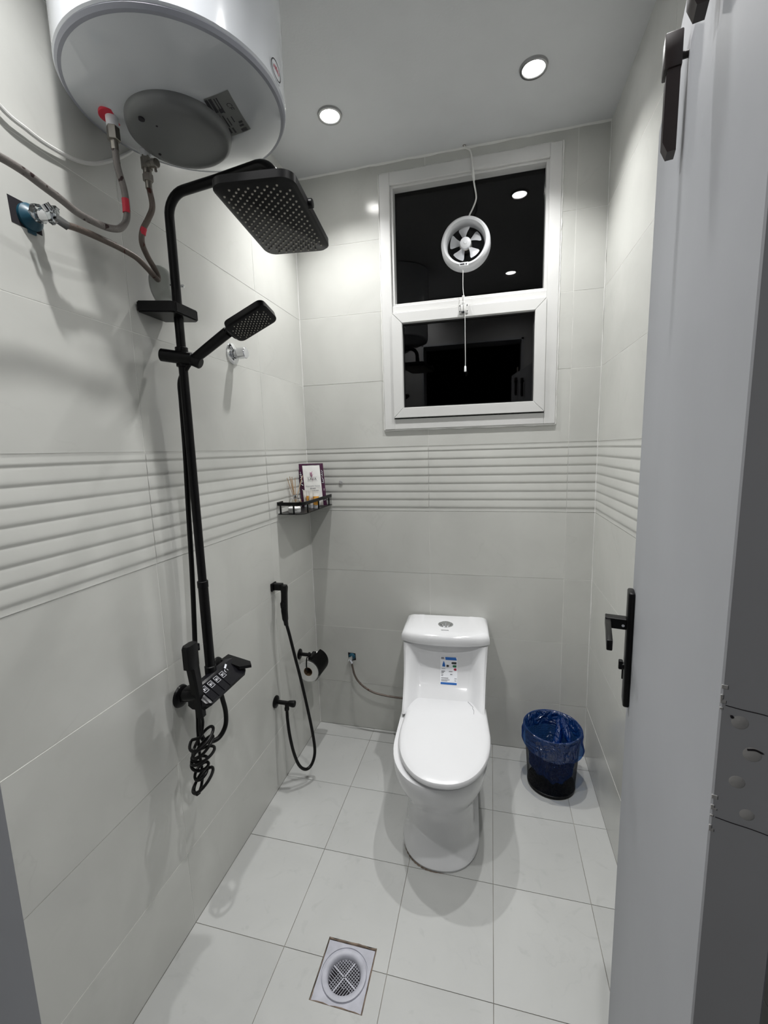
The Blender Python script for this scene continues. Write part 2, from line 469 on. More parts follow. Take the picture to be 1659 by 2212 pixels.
# ------------------------------------------------------------------ DOWNLIGHTS
def downlight(x, y, lab):
    t = thing('downlight', (x, y, H-.006), lab, 'ceiling light', 'recessed downlights in the ceiling')
    mb = MB(); mb.lathe([(.034, .0005), (.036, -.0015), (.043, -.001), (.045, .006)], (x, y, H-.006), n=40)
    mb.build('trim_ring', METALRING, t)
    mb = MB(); mb.lathe([(.0, -.0003), (.02, 0), (.034, .002)], (x, y, H-.006), n=32)
    mb.build('lamp_lens', LENS, t)
    l = bpy.data.lights.new('lamp_beam', 'SPOT'); l.energy = LAMP_W; l.spot_size = LAMP_SIZE; l.spot_blend = 1.0
    l.shadow_soft_size = .022; l.color = (1.0, .995, .985)
    o = bpy.data.objects.new('lamp_beam', l); COL.objects.link(o); o.parent = t; o.location = (0, 0, -.004)
    return t
downlight(.300, -.314, 'lit round downlight beside the water heater, left of the two in view')
downlight(1.002, -.320, 'lit round downlight near the right wall, right of the two in view')
downlight(1.002, -1.300, 'lit downlight over the door, seen mirrored in the upper window pane')
downlight(.330, -1.455, 'lit downlight on the near side of the water heater, out of view')

# ------------------------------------------------------------------ WINDOW
wx0, wx1, wz0, wz1 = WIN
win = bpy.data.objects.new('window_1', None); COL.objects.link(win); win.location = (.77, 0, wz0); WL[win] = Vector((.77, 0, wz0))
struct(win, 'white framed window over an opening lower sash with black night panes', 'window')
def frame4(mb, x0, x1, z0, z1, wd, ya, yb, bev=.002, wt=None):
    wt = wd if wt is None else wt
    mb.box((x0, ya, z0), (x0+wd, yb, z1), bev, 1); mb.box((x1-wd, ya, z0), (x1, yb, z1), bev, 1)
    mb.box((x0+wd-.0005, ya, z0), (x1-wd+.0005, yb, z0+wd), bev, 1); mb.box((x0+wd-.0005, ya, z1-wt), (x1-wd+.0005, yb, z1), bev, 1)
mb = MB(); frame4(mb, wx0+.002, wx1-.002, wz0+.002, wz1-.002, .046, -.009, .075, wt=.05)
mb.box((wx0+.047, -.003, 2.033), (wx1-.047, .075, 2.062), .002, 1)
mb.build('outer_frame', UPVC, win)
# inner lip around the fixed pane
mb = MB(); frame4(mb, .446, 1.096, 2.058, 2.556, .014, .002, .075, .0015, wt=.016)
mb.build('glazing_bead', UPVC, win)
mb = MB(); mb.box((.455, .043, 2.06), (1.085, .047, 2.545)); mb.build('upper_pane', PANE, win)
# lower sash: four mitred pieces
def mitre(x0, x1, z0, z1, wd, ya, yb, names):
    o = [(x0,z0),(x1,z0),(x1,z1),(x0,z1)]; i = [(x0+wd,z0+wd),(x1-wd,z0+wd),(x1-wd,z1-wd),(x0+wd,z1-wd)]
    g = .0006
    for k in range(4):
        j = (k+1) % 4
        q = [o[k], o[j], i[j], i[k]]
        c = (sum(p[0] for p in q)/4, sum(p[1] for p in q)/4)
        L = MB()
        dx, dz = o[j][0]-o[k][0], o[j][1]-o[k][1]; ln = math.hypot(dx, dz); dx, dz = dx/ln*g, dz/ln*g
        q = [(q[0][0]+dx, q[0][1]+dz), (q[1][0]-dx, q[1][1]-dz), (q[2][0]-dx, q[2][1]-dz), (q[3][0]+dx, q[3][1]+dz)]
        L.prism([(p[0], ya, p[1]) for p in q], (0, yb-ya, 0))
        bmesh.ops.bevel(L.bm, geom=L.bm.edges[:], offset=.0012, segments=1, affect='EDGES')
        L.build(names, UPVC, win)
mitre(.4475, 1.0935, 1.577, 2.030, .044, -.017, .05, 'sash_rail')
mb = MB(); frame4(mb, .490, 1.051, 1.620, 1.987, .006, .006, .03, 0); mb.build('gasket', RUBBER, win)
mb = MB(); mb.box((.494, .012, 1.624), (1.047, .016, 1.983)); mb.build('lower_pane', PANE, win)
# sealant bead around the frame
mb = MB()
def bead(p0, p1, n, r):
    pts = []
    for k in range(n+1):
        t = k/n; pts.append(Vector(p0).lerp(Vector(p1), t) + Vector((R_.uniform(-.0013,.0013), R_.uniform(-.001,.0005), R_.uniform(-.0013,.0013))))
    mb.tube(pts, r, 6, 0, rfun=lambda t: r*(.7+.6*R_.random()))
bead((wx0, -.001, wz0), (wx1, -.001, wz0), 34, .005); bead((wx0-.001, -.001, wz0), (wx0-.001, -.001, wz1), 40, .0028)
bead((wx1+.001, -.001, wz0), (wx1+.001, -.001, wz1), 44, .0038); bead((wx0, -.001, wz1), (wx1, -.001, wz1), 34, .0028)
mb.build('sealant_bead', CAULK, win)
# latch
mb = MB(); mb.box((.741, -.021, 2.000), (.779, -.017, 2.037), .001, 1)
mb.box((.749, -.036, 2.002), (.771, -.021, 2.030), .003)
mb.box((.753, -.034, 2.028), (.767, -.020, 2.044), .002); mb.box((.755, -.032, 2.042), (.765, -.024, 2.068), .002)
latch = mb.build('latch', UPVC, win)
mb = MB()
for x in (.7445, .7755):
    for z in (2.007, 2.030): mb.cyl((x, -.0205, z), (x, -.0216, z), .0024, n=8)
mb.box((.752, -.0365, 1.999), (.768, -.022, 2.004))
mb.build('screw', INK, latch)

# ------------------------------------------------------------------ EXHAUST FAN
fc = Vector((.767, .045, 2.285))
fan = thing('exhaust_fan', (.767, .03, 2.18), 'small round white pull-cord exhaust fan set in the upper window pane', 'fan')
mb = MB(); mb.lathe([(.078, -.03), (.0775, .02), (.079, .045), (.084, .058), (.091, .060), (.098, .054), (.102, .040), (.103, .004), (.096, .002), (.096, -.03), (.078, -.03)], fc, (0,-1,0), 56)
ring = mb.build('housing_ring', WHITEP, fan)
# motor bracket behind blades
mb = MB(); mb.box((.757, .050, 2.207), (.785, .056, 2.365), .001, 1); mb.cyl((.767, .068, 2.285), (.767, .012, 2.285), .026, n=24, bev=.003)
mb.build('motor_bracket', STEEL, fan)
mb = MB(); mb.lathe([(.0, .036), (.006, .0358), (.008, .0335), (.018, .0325), (.0225, .029), (.024, .006), (.0, .006)], (.767, .030, 2.285), (0,-1,0), 28)
mb.build('hub', WHITEP, fan)
for k in range(5):
    a0 = math.radians(100 + 72*k + 2); mb = MB()
    rings = []
    for s_ in range(9):
        f = s_/8; r = .019 + .046*f
        wd = math.radians(27 - 8*f*0 + (-9*(1-f))) ; wd = math.radians(13.5 + 11*f)
        if f > .85: wd *= 1 - (f-.85)*1.1
        row = []
        for q in range(7):
            g = q/6*2 - 1
            an = a0 + g*wd - .12*f
            y = .012 + g*.0085*(1-.25*f)
            row.append((.767 + r*math.cos(an), y, 2.285 + r*math.sin(an)))
        rings.append(row)
    mb.loft(rings, closed=False)
    bmesh.ops.solidify(mb.bm, geom=mb.bm.faces[:], thickness=.0014)
    mb.build('blade', WHITEP, fan)
mb = MB(); mb.box((.742, -.0165, 2.188), (.780, -.0135, 2.203), .0015, 1)
rl = mb.build('rating_label', WHITEP, fan)
mb = MB(); mb.box((.746, -.0172, 2.1925), (.764, -.0165, 2.198)); mb.cyl((.771, -.0164, 2.195), (.771, -.0173, 2.195), .0032, n=12)
mb.build('label_print', INK, rl)['kind'] = 'stuff'
mb = MB(); mb.tube([(.757, -.004, 2.184), (.758, -.022, 2.10), (.7635, -.040, 2.05), (.767, -.042, 2.0), (.768, -.042, 1.90), (.769, -.042, 1.80), (.7685, -.042, 1.776)], .0013, 6, 5)
cord = mb.build('pull_cord', CABLEW, fan)
mb = MB(); mb.lathe([(.002, .024), (.0042, .020), (.0048, .004), (.0044, 0), (0,0)], (.7685, -.042, 1.756), n=14)
mb.build('cord_bell', WHITEP, cord)
mb = MB(); mb.tube([(.763, -.015, H), (.768, -.018, H-.012), (.785, -.014, H-.022), (.793, -.016, H-.05), (.797, -.018, H-.10), (.802, -.016, 2.50), (.810, -.006, 2.46), (.809, .0, 2.44), (.795, .012, 2.415), (.782, .018, 2.395), (.777, .018, 2.375)], .0032, 8, 6)
cab = mb.build('power_cable', CABLEW, fan)
mb = MB(); mb.tube([(.797, -.018, H-.09), (.799, -.017, H-.115), (.802, -.0155, 2.505)], .0052, 8, 4, rfun=lambda t: .0035 + .002*math.sin(math.pi*t))
mb.build('tape_wrap', CABLEW, cab)
mb = MB(); mb.cyl((.763, -.013, H+.0001), (.763, -.013, H-.0012), .006, n=12)
tag(mb.build('cable_hole', STAIN, ceiling), 'small ragged brown hole where the fan cable leaves the ceiling')

# ------------------------------------------------------------------ DOOR (open inwards, almost edge-on)
Hh = Vector((1.030, -1.667, 0)); ax_ = Vector((1.166-1.030, -1.024+1.667, 0)); DL = ax_.length; ax_.normalize()
nn = Vector((-ax_.y, ax_.x, 0))
MD = Matrix.Identity(4)
for i in range(3): MD[i][0] = ax_[i]; MD[i][1] = nn[i]
MD.translation = Hh
DM = MD
door = bpy.data.objects.new('door_1', None); COL.objects.link(door); door.location = Hh; WL[door] = Hh.copy()
struct(door, 'grey painted door standing open inwards along the right wall', 'door')
mb = MB(DM); mb.box((0, -.040, .008), (DL, 0, 1.985), .0012, 1); mb.build('leaf', PAINT, door)
# filled screw holes and cracks on the hinge edge
for z, o, r in ((1.2500, -.0115, .0048), (1.2290, -.0195, .0052), (1.2065, -.0130, .0046), (1.184, -.0200, .0042)):
    mb = MB(DM); mb.lathe([(0, .0007), (r*.8, .0006), (r, 0)], (0, o, z), (-1, 0, 0), 16)
    mb.build('filled_screw_hole', FILLER, door)
    if z > 1.21:
        mb = MB(DM); mb.tube([(-.0003, o + (.0042 if z > 1.24 else .003) , z + .003), (-.0006, o + (.0050 if z > 1.24 else -.001), z+.0040), (-.0003, o + (.0046 if z > 1.24 else -.0050), z+ .0025)], .0007, 6, 4)
        mb.build('hole_gap', DARK, door)
mb = MB(DM)
for z, dz in ((1.2605, -.002), (1.176, -.005)):
    mb.tube([(-.0001, -.003, z), (-.0002, -.012, z-.001), (-.0002, -.022, z-.0016), (-.0001, -.032, z-.003), (-.0001, -.0395, z+dz)], .0003, 5, 4)
mb.build('crack', DARK, door)
mb = MB(DM)
for k in range(12):
    z = R_.choice((1.165, 1.172, 1.18, 1.188, 1.262, 1.268)) + R_.uniform(-.005, .005)
    mb.box((-.0006, -.0005 - R_.uniform(.0005, .003), z), (.0004, .0001, z + R_.uniform(.001, .003)), .0002, 1)
mb.build('chipped_paint', FILLER, door)['kind'] = 'stuff'
mb = MB(DM)
for z in (.25, 1.15, 2.0): mb.cyl((.006, -.046, z-.05), (.006, -.046, z+.05), .006, n=12)
mb.build('hinge_barrel', STEEL, door)
# lever handle
mb = MB(DM); mb.box((DL-.062, 0, .905), (DL-.022, .012, 1.146), .004, 3)
pl = mb.build('handle_plate', BLACK, door)
mb = MB(DM); mb.box((DL-.052, .012, 1.066), (DL-.030, .050, 1.088), .001, 1); mb.box((DL-.162, .040, 1.066), (DL-.030, .050, 1.086), .002, 2)
mb.build('lever', BLACK, pl)
mb = MB(DM); mb.cyl((DL-.0525, .018, 1.075), (DL-.0535, .018, 1.075), .0028, n=12); mb.build('grub_screw', CHROME, pl)
mb = MB(DM); mb.cyl((DL-.042, .012, .985), (DL-.042, .016, .985), .007, n=16); mb.box((DL-.047, .014, .978), (DL-.037, .022, .997), .0015, 1); mb.box((DL-.045, .013, .957), (DL-.039, .0155, .978), .001, 1)
mb.build('thumb_turn', BLACK, pl)
# two dark brown hook plates high on the leaf
def door_hook(s0, z0, zt):
    mb = MB(DM); wd = .020
    mb.loft([[(s0, .008, z), (s0+wd, .008, z), (s0+wd, d, z), (s0, d, z)] for z, d in ((z0, .017), (z0+.012, .0225), (zt-.042, .0225), (zt-.040, .021), (zt-.001, .021))])
    h = mb.build('door_hook', BROWN, door)
    mb = MB(DM); mb.box((s0-.002, .0070, zt-.036), (s0+wd+.002, .0255, zt+.002), .0015, 2); mb.build('hook_cap', BROWN, h)
    mb = MB(DM); mb.cyl((s0+wd*.5, 0, zt-.02), (s0+wd*.5, .012, zt-.02), .004, n=14); mb.build('stand_off', BROWN, h)
    mb = MB(DM); mb.cyl((s0+.003, .0105, zt-.050), (s0+.003, .0095, zt-.056), .0016, n=8); mb.build('screw', CHROME, h)
door_hook(.340, 1.786, 1.912)
door_hook(.176, 1.813, 1.940)

# ------------------------------------------------------------------ WATER HEATER
hx, hy, hz, hr = .232, -1.077, 2.176, .2185
wh = thing('water_heater', (hx, hy, hz), 'large round white water heater hung high on the left wall', 'water heater')
mb = MB(); mb.lathe([(hr-.006, -.004), (hr, .002), (hr, .46), (hr-.02, .464)], (hx, hy, hz), n=96, cap1=True)
mb.build('tank', ENAM, wh)
mb = MB(); mb.lathe([(hr-.004, .001), (hr-.002, -.004), (hr-.006, -.010), (hr-.012, -.011)], (hx, hy, hz), n=96); mb.build('seam_ring', mat('blue_grey_seam', (.30, .31, .35), .4), wh)
def hdome(r): return -.010 - .040*(1-(r/(hr-.010))**2.6)
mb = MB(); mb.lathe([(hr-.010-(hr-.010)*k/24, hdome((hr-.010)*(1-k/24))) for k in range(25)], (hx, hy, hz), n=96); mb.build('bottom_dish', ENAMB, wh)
cx, cy = .222, -1.073
mb = MB(); mb.lathe([(.104, .03), (.105, .0), (.102, -.010), (.094, -.017), (.080, -.0195), (.05, -.021), (0, -.0215)], (cx, cy, hz-.050), n=64)
capo = mb.build('service_cap', GREYP, wh)
for dx, dy, r in ((-.030, -.078, .006), (-.014, -.055, .0022), (-.070, .018, .003)):
    mb = MB(); mb.cyl((cx+dx, cy+dy, hz-.0660), (cx+dx, cy+dy, hz-.0712), r, n=12); mb.build('cap_hole', DARK, capo)
# rating sticker on the dish
stx = Vector((.343, -1.073, 0)); e1 = Vector((-.009, .087, 0)).normalized(); e2 = Vector((e1.y, -e1.x, 0))   # e1 along label, e2 outwards
def dish(a, b, off):
    p = stx + e1*a + e2*b; r = math.hypot(p.x-hx, p.y-hy)
    return Vector((p.x, p.y, hz + hdome(r) - off))
def dishpatch(name, a0, a1, b0, b1, m, parent, off=.0006, n=6):
    mb = MB(); mb.loft([[dish(a0+(a1-a0)*i/n, b0+(b1-b0)*j/n, off) for j in range(n+1)] for i in range(n+1)], closed=False)
    bmesh.ops.solidify(mb.bm, geom=mb.bm.faces[:], thickness=.0002)
    return mb.build(name, m, parent)
st = dishpatch('rating_sticker', -.053, .051, -.028, .024, STICK, wh)
mbs = MB()
def dbar(a0, a1, b0, b1, off=.0012):
    mbs.loft([[dish(a0+(a1-a0)*i/3, b, off) for b in (b0, b1)] for i in range(4)], closed=False)
for a0, a1, b0, b1 in ((-.050,-.012,-.028,-.022),(-.050,-.018,-.020,-.014),(-.024,-.014,-.012,-.003),(-.048,-.020,-.010,-.008),(-.048,-.012,-.005,-.003),(-.010,.020,-.020,-.017),
    (-.008,.024,-.013,-.011),(.0,.022,-.007,-.005),(.026,.046,-.026,-.022),(.026,.042,-.018,-.014),(.028,.044,-.010,-.006),(-.010,.030,-.027,-.026),(.0,.016,.002,.004),(.018,.024,.010,.018),(.027,.033,.008,.017),(.039,.048,.006,.018)): dbar(a0, a1, b0, b1)
mbs.build('sticker_print', INK, st)
c0 = dish(-.022, .012, .0014)
text('sticker_lettering', 'CE', .016, plane_M(c0, e1, e2), INK, st)

# oval maker badge on the tank wall
def tankpt(a, z, off=.0006): return Vector((hx + (hr+off)*math.cos(a), hy + (hr+off)*math.sin(a), z))
def badge(name, ra, rz, m, off, ring=None):
    mb = MB(); A0 = math.radians(3); Z0 = 2.201; n = 36
    out = [tankpt(A0 + ra*math.cos(2*math.pi*k/n), Z0 + rz*math.sin(2*math.pi*k/n), off) for k in range(n)]
    if ring:
        inn = [tankpt(A0 + ra*ring*math.cos(2*math.pi*k/n), Z0 + rz*(1-(1-ring)*1.0)*math.sin(2*math.pi*k/n), off) for k in range(n)]
        mb.loft([out, inn], False, False)
    else: mb.loft([out, [tankpt(A0, Z0, off)]*n], False, False)
    return mb
bd = badge('maker_badge', .115, .0205, None, .0006).build('maker_badge', ENAM, wh)
badge('badge_rim', .100, .0165, None, .0012, .90).build('badge_rim', INK, bd)
mb = MB()
for k in range(5):
    a = math.radians(-.3 + 1.5*k); mb.loft([[tankpt(a, 2.199, .0012), tankpt(a+.012, 2.199, .0012)], [tankpt(a+.004, 2.208-.0015*abs(k-2), .0012), tankpt(a+.016, 2.208-.0015*abs(k-2), .0012)]], closed=False)
mb.build('badge_print', LABR, bd)['kind'] = 'stuff'
# red outlet
px, py = .104, -1.132
rr = math.hypot(px-hx, py-hy); zt = hz + hdome(rr)
mb = MB(); mb.lathe([(.012, .006), (.024, .004), (.024, -.0015), (.012, -.002)], (px, py, zt), n=24); mb.build('red_collar', REDP, wh)
mb = MB(); mb.lathe([(.0125, .01), (.0115, -.020), (.009, -.021)], (px, py, zt), n=20); mb.build('outlet_stub', WHITEP, wh)
px2, py2 = .086, -1.020
zt2 = hz + hdome(math.hypot(px2-hx, py2-hy))
mb = MB(); mb.lathe([(.0125, .01), (.0115, -.016), (.009, -.018)], (px2, py2, zt2), n=20); mb.build('inlet_stub', WHITEP, wh)
# safety valve on the inlet
sv = thing('safety_valve', (px2, py2, zt2-.066), 'nickel safety valve screwed under the heater inlet', 'valve')
mb = MB(); mb.cyl((px2, py2, zt2-.014), (px2, py2, zt2-.040), .0125, n=6); mb.cyl((px2, py2, zt2-.040), (px2, py2, zt2-.052), .0095, n=16); mb.cyl((px2, py2, zt2-.050), (px2, py2, zt2-.066), .0115, n=6, bev=.001)
mb.build('valve_body', STEEL, sv)
mb = MB(); mb.cyl((px2, py2, zt2-.031), (px2+.020, py2-.004, zt2-.033), .0085, n=18); mb.cyl((px2+.020, py2-.004, zt2-.033), (px2+.034, py2-.006, zt2-.035), .0095, n=18, bev=.0015)
mb.cyl((px2+.024, py2-.003, zt2-.038), (px2+.026, py2-.003, zt2-.050), .003, n=10)
mb.build('relief_spout', STEEL, sv)

# hoses to and from the heater
hot = thing('hot_water_hose', (px, py, 1.90), 'grey braided hose looping from the red heater outlet to the left edge', 'hose')
zb = zt - .020
mb = MB(); mb.cyl((px, py, zb), (px, py, zb-.026), .0125, n=6, bev=.001); mb.cyl((px, py, zb-.026), (px, py, zb-.044), .0075, n=14); mb.build('hose_nut', STEEL, hot)
HP = [(px, py, zb-.038), (px, py+.002, 2.045), (.104, -1.118, 2.005), (.103, -1.117, 1.955), (.101, -1.135, 1.925), (.100, -1.161, 1.912), (.100, -1.195, 1.906), (.100, -1.237, 1.905), (.1, -1.27, 1.912), (.100, -1.300, 1.917), (.1, -1.345, 1.924), (.100, -1.40, 1.922), (.09, -1.46, 1.915)]
mb = MB(); mb.tube(HP, .0068, 12, 8); mb.build('braided_sleeve', BRAID, hot)
mb = MB(); mb.tube([(.1037, -1.1175, 1.990), (.1035, -1.1172, 1.975), (.1032, -1.1175, 1.962)], .0073, 12, 3); mb.build('red_band', REDP, hot)
cold = thing('cold_water_hose', (.03, -.99, 1.88), 'brownish braided hose from the wall valve looping up to the heater inlet', 'hose')
zc = zt2 - .066
mb = MB(); mb.cyl((px2, py2, zc), (px2, py2, zc-.016), .0072, n=14); mb.build('hose_ferrule', STEEL, cold)
CP = [(px2, py2, zc-.010), (.084, -1.012, 2.030), (.076, -1.020, 2.0), (.066, -1.030, 1.972), (.060, -1.030, 1.945), (.056, -1.012, 1.922), (.050, -.985, 1.905), (.045, -.968, 1.892), (.046, -.972, 1.883), (.052, -.995, 1.887), (.056, -1.02, 1.894), (.060, -1.055, 1.902), (.060, -1.10, 1.904), (.060, -1.15, 1.902), (.060, -1.20, 1.898), (.058, -1.235, 1.893)]
mb = MB(); mb.tube(CP, .0066, 12, 8); mb.build('braided_sleeve', BRAIDB, cold)
mb = MB(); mb.tube([(.0675, -1.0285, 1.976), (.0655, -1.0302, 1.968), (.0638, -1.0305, 1.961)], .0072, 12, 3); mb.build('red_band', REDP, cold)
# wall valve of the heater
wv = thing('angle_valve', (0, -1.258, 1.88), 'chrome valve wrapped in clear plastic in a dark wall cutout', 'valve')
mb = MB(); mb.prism([(.0004, -1.292, 1.927), (.0004, -1.232, 1.927), (.0004, -1.232, 1.880), (.0004, -1.290, 1.880)], (-.001, 0, 0)); mb.build('wall_cutout', DARK, wv)
mb = MB(); mb.lathe([(.024, 0), (.024, .006), (.019, .012), (.014, .016), (.010, .020), (.010, .026)], (0, -1.255, 1.903), (1, 0, 0), 28); mb.box((.0, -1.262, 1.873), (.004, -1.246, 1.885), .001, 1); mb.build('teal_plug', BLUEP, wv)
mb = MB(); mb.cyl((.018, -1.256, 1.902), (.040, -1.258, 1.898), .0085, n=18); mb.cyl((.038, -1.262, 1.899), (.066, -1.256, 1.896), .0115, n=18, bev=.002); mb.cyl((.058, -1.270, 1.912), (.060, -1.256, 1.896), .009, n=16)
mb.cyl((.060, -1.256, 1.896), (.058, -1.228, 1.893), .009, n=6)
mb.build('valve_body', CHROME, wv)
mb = MB(); P = [(.026, -1.262, 1.902), (.040, -1.262, 1.902), (.055, -1.259, 1.900), (.064, -1.252, 1.896)]
mb.tube(P, .015, 12, 5, rfun=lambda t: .013 + .004*math.sin(t*9))
for v in mb.bm.verts: v.co += Vector((R_.uniform(-.002,.002), R_.uniform(-.002,.002), R_.uniform(-.002,.002)))
mb.build('plastic_wrap', CLEARP, wv)
mb = MB(); mb.tube([(.012, -1.36, 2.12), (.010, -1.29, 2.071), (.010, -1.245, 2.062), (.009, -1.207, 2.060), (.008, -1.156, 2.066), (.008, -1.115, 2.078), (.008, -1.079, 2.098), (.009, -1.03, 2.135), (.009, -.985, 2.175), (.009, -.95, 2.215)], .0042, 8, 6)
tag(mb.build('electric_cable', CABLEW), 'white electric cable sagging across the wall behind the heater', 'cable')

# ------------------------------------------------------------------ SHOWER COLUMN
sx, sy = .070, -.936
sh = thing('shower_column', (sx, sy, .74), 'matt black shower column with square overhead rose on left wall', 'shower')
ARMZ = 2.094
pts = [(sx, sy, .80), (sx, sy, 1.4), (sx, sy, 2.03)]
for k in range(9):
    a = math.pi/2*k/8; pts.append((sx + .055*(1-math.cos(a)), sy - .001*k, ARMZ - .055 + .055*math.sin(a)))
pts += [(.22, -.956, ARMZ), (.347, -.972, ARMZ+.003)]
for k in range(1, 9):
    a = math.pi/2*k/8; pts.append((.347 + .045*math.sin(a), -.972 - .0005*k, ARMZ + .003 - .045*(1-math.cos(a))))
pts += [(.392, -.976, 2.028)]
mb = MB(); mb.tube(pts, .0118, 16, 0); mb.build('riser_and_arm', BLACK, sh)
mb = MB(); mb.cyl((sx, sy, .785), (sx, sy, 1.062), .0140, n=20); mb.cyl((sx, sy, 1.055), (sx, sy, 1.075), .0152, n=20, bev=.001); mb.cyl((sx, sy, .778), (sx, sy, .815), .0165, n=20, bev=.002)
mb.build('lower_riser_sleeve', BLACK, sh)
# overhead rose
def rrect(cx, cy, hxw, hyw, r, z, rot, n=6):
    out = []
    for qx, qy, a0 in ((1,1,0), (-1,1,90), (-1,-1,180), (1,-1,270)):
        for k in range(n+1):
            a = math.radians(a0 + 90*k/n)
            x = qx*(hxw-r) + r*math.cos(a); y = qy*(hyw-r) + r*math.sin(a)
            out.append((cx + x*math.cos(rot) - y*math.sin(rot), cy + x*math.sin(rot) + y*math.cos(rot), z))
    return out
HC = (.394, -.980); hw, hl, rot = .087, .159, math.radians(7)
mb = MB(); mb.loft([rrect(*HC, hw-.006, hl-.006, .024, 1.963, rot), rrect(*HC, hw, hl, .03, 1.967, rot), rrect(*HC, hw, hl, .03, 1.982, rot), rrect(*HC, hw-.012, hl-.012, .024, 1.987, rot), rrect(*HC, hw-.05, hl-.12, .02, 1.990, rot)])
mb.cyl((HC[0], HC[1]+.004, 1.988), (HC[0], HC[1]+.004, 2.034), .016, .0125, n=20)
rose = mb.build('overhead_rose', BLACK, sh)
mb = MB()
c_, s_ = math.cos(rot), math.sin(rot)
nx, ny = 8, 15
for j in range(ny*2-1):
    for i in range(nx):
        x = ((i + (.5 if j % 2 else 0))/(nx-1)*2-1)*(hw-.017); y = (j/(ny*2-2)*2-1)*(hl-.018)
        if x > hw-.012 or (abs(x) > hw-.030 and abs(y) > hl-.030): continue
        X, Y = HC[0] + x*c_ - y*s_, HC[1] + x*s_ + y*c_
        mb.lathe([(.0025, 0), (.0019, -.0022), (0, -.0022)], (X, Y, 1.9632), n=7)
nz_ = mb.build('rose_nozzles', NOZ, rose); nz_['kind'] = 'stuff'
mb = MB(); mb.cyl((HC[0]+hw*.7, -1.016, 1.974), (.486, -1.010, 1.976), .0085, n=16, bev=.001); mb.cyl((.480, -1.011, 1.976), (.494, -1.009, 1.976), .0105, n=16, bev=.002); mb.build('mode_knob', BLACK, rose)
# wall bracket / soap dish block
mb = MB(); mb.loft([[(.0, -.985, z), (.10, -.975, z), (.105, -.965, z), (.105, -.885, z), (.10, -.880, z), (.0, -.880, z)] for z in (1.797, 1.824)])
mb.bm.free(); mb = MB(); mb.prism([(.002, -1.005, 1.800), (.085, -.985, 1.797), (.098, -.978, 1.797), (.098, -.892, 1.797), (.086, -.885, 1.797), (.002, -.905, 1.800)], (0, 0, .028))
bmesh.ops.bevel(mb.bm, geom=mb.bm.edges[:], offset=.003, segments=2, affect='EDGES')
mb.build('wall_bracket', BLACK, sh)
# sliding handset holder
mb = MB(); mb.cyl((sx-.046, sy-.026, 1.702), (sx+.030, sy+.0, 1.690), .0165, n=24, bev=.002); mb.cyl((sx, sy, 1.672), (sx, sy, 1.722), .0165, n=20, bev=.001)
mb.cyl((sx+.022, sy+.0, 1.692), (sx+.052, sy+.006, 1.678), .0155, n=20, bev=.003)
mb.build('slider', BLACK, sh)
# mixer
MY0, MY1 = -1.040, -.845
sec = [(.066, .742), (.082, .731), (.112, .734), (.137, .752), (.137, .759), (.086, .797), (.070, .797)]
def mx(y, t=1.0): return [(.075 + (x-.075)*t, y, .77 + (z-.77)*t) for x, z in sec]
mb = MB(); mb.loft([mx(MY0, .80), mx(MY0+.010, 1), mx(MY1-.020, 1), mx(MY1, .86)])
mix = mb.build('mixer_body', BLACKG, sh)
mb = MB(); mb.prism([(.060, -.872, .799), (.125, -.872, .782), (.148, -.842, .775), (.136, -.828, .779), (.062, -.834, .799)], (0, 0, -.009)); mb.build('shelf_spout', BLACK, mix)
pn = Vector((.797-.759, 0, .137-.086)).normalized()            # outward normal of the sloping key face (x,z)
def keypt(y, t, off): return Vector((.086 + (.137-.086)*t, y, .797 + (.759-.797)*t)) + pn*off
for k in range(4):
    y0 = -1.026 + .0275*k
    mb = MB(); mb.loft([[keypt(y0+a, t, o) for a, t in ((.001,.12),(.0265,.12),(.0265,1.0),(.001,1.0))] for o in (-.001, .0035)])
    bmesh.ops.bevel(mb.bm, geom=mb.bm.edges[:], offset=.0008, segments=1, affect='EDGES')
    ky = mb.build('piano_key', BLACKG, mix)
mbk = MB()
def kline(y0, t0, y1, t1, wd=.0009):
    a, b = keypt(y0, t0, .0042), keypt(y1, t1, .0042); d = (b-a).normalized(); s = d.cross(pn)*wd*.5
    mbk.loft([[a-s, a+s], [b-s, b+s]], closed=False)
for k in range(4):
    y0 = -1.022 + .0275*k; y1 = y0 + .016; t0, t1 = .22, .50
    for q in ((y0,t0,y1,t0), (y1,t0,y1,t1), (y1,t1,y0,t1), (y0,t1,y0,t0)): kline(*q)
    kline(y0+.005, t0+.08, y0+.005, t1-.08, .003); kline(y0+.009, t0+.08, y0+.009, t1-.10); kline(y0+.012, t0+.06, y0+.012, t1-.06)
kline(-.908, .20, -.892, .08, .006); kline(-.912, .22, -.918, .34, .0012); kline(-.916, .26, -.916, .40, .0014); kline(-.905, .28, -.905, .38, .0014)
mbk.build('key_icons', PRINT, mix)
for y in (-.987, -.815):
    mb = MB(); mb.lathe([(0, .013), (.014, .013), (.024, .011), (.031, .006), (.033, 0)], (0, y, .738), (1, 0, 0), 32); mb.cyl((.01, y, .738), (.028, y, .742), .019, n=6); mb.cyl((.026, y, .742), (.070, y + (.01 if y < -.9 else -.03), .758), .017, n=18)
    mb.build('wall_flange', BLACK, sh)
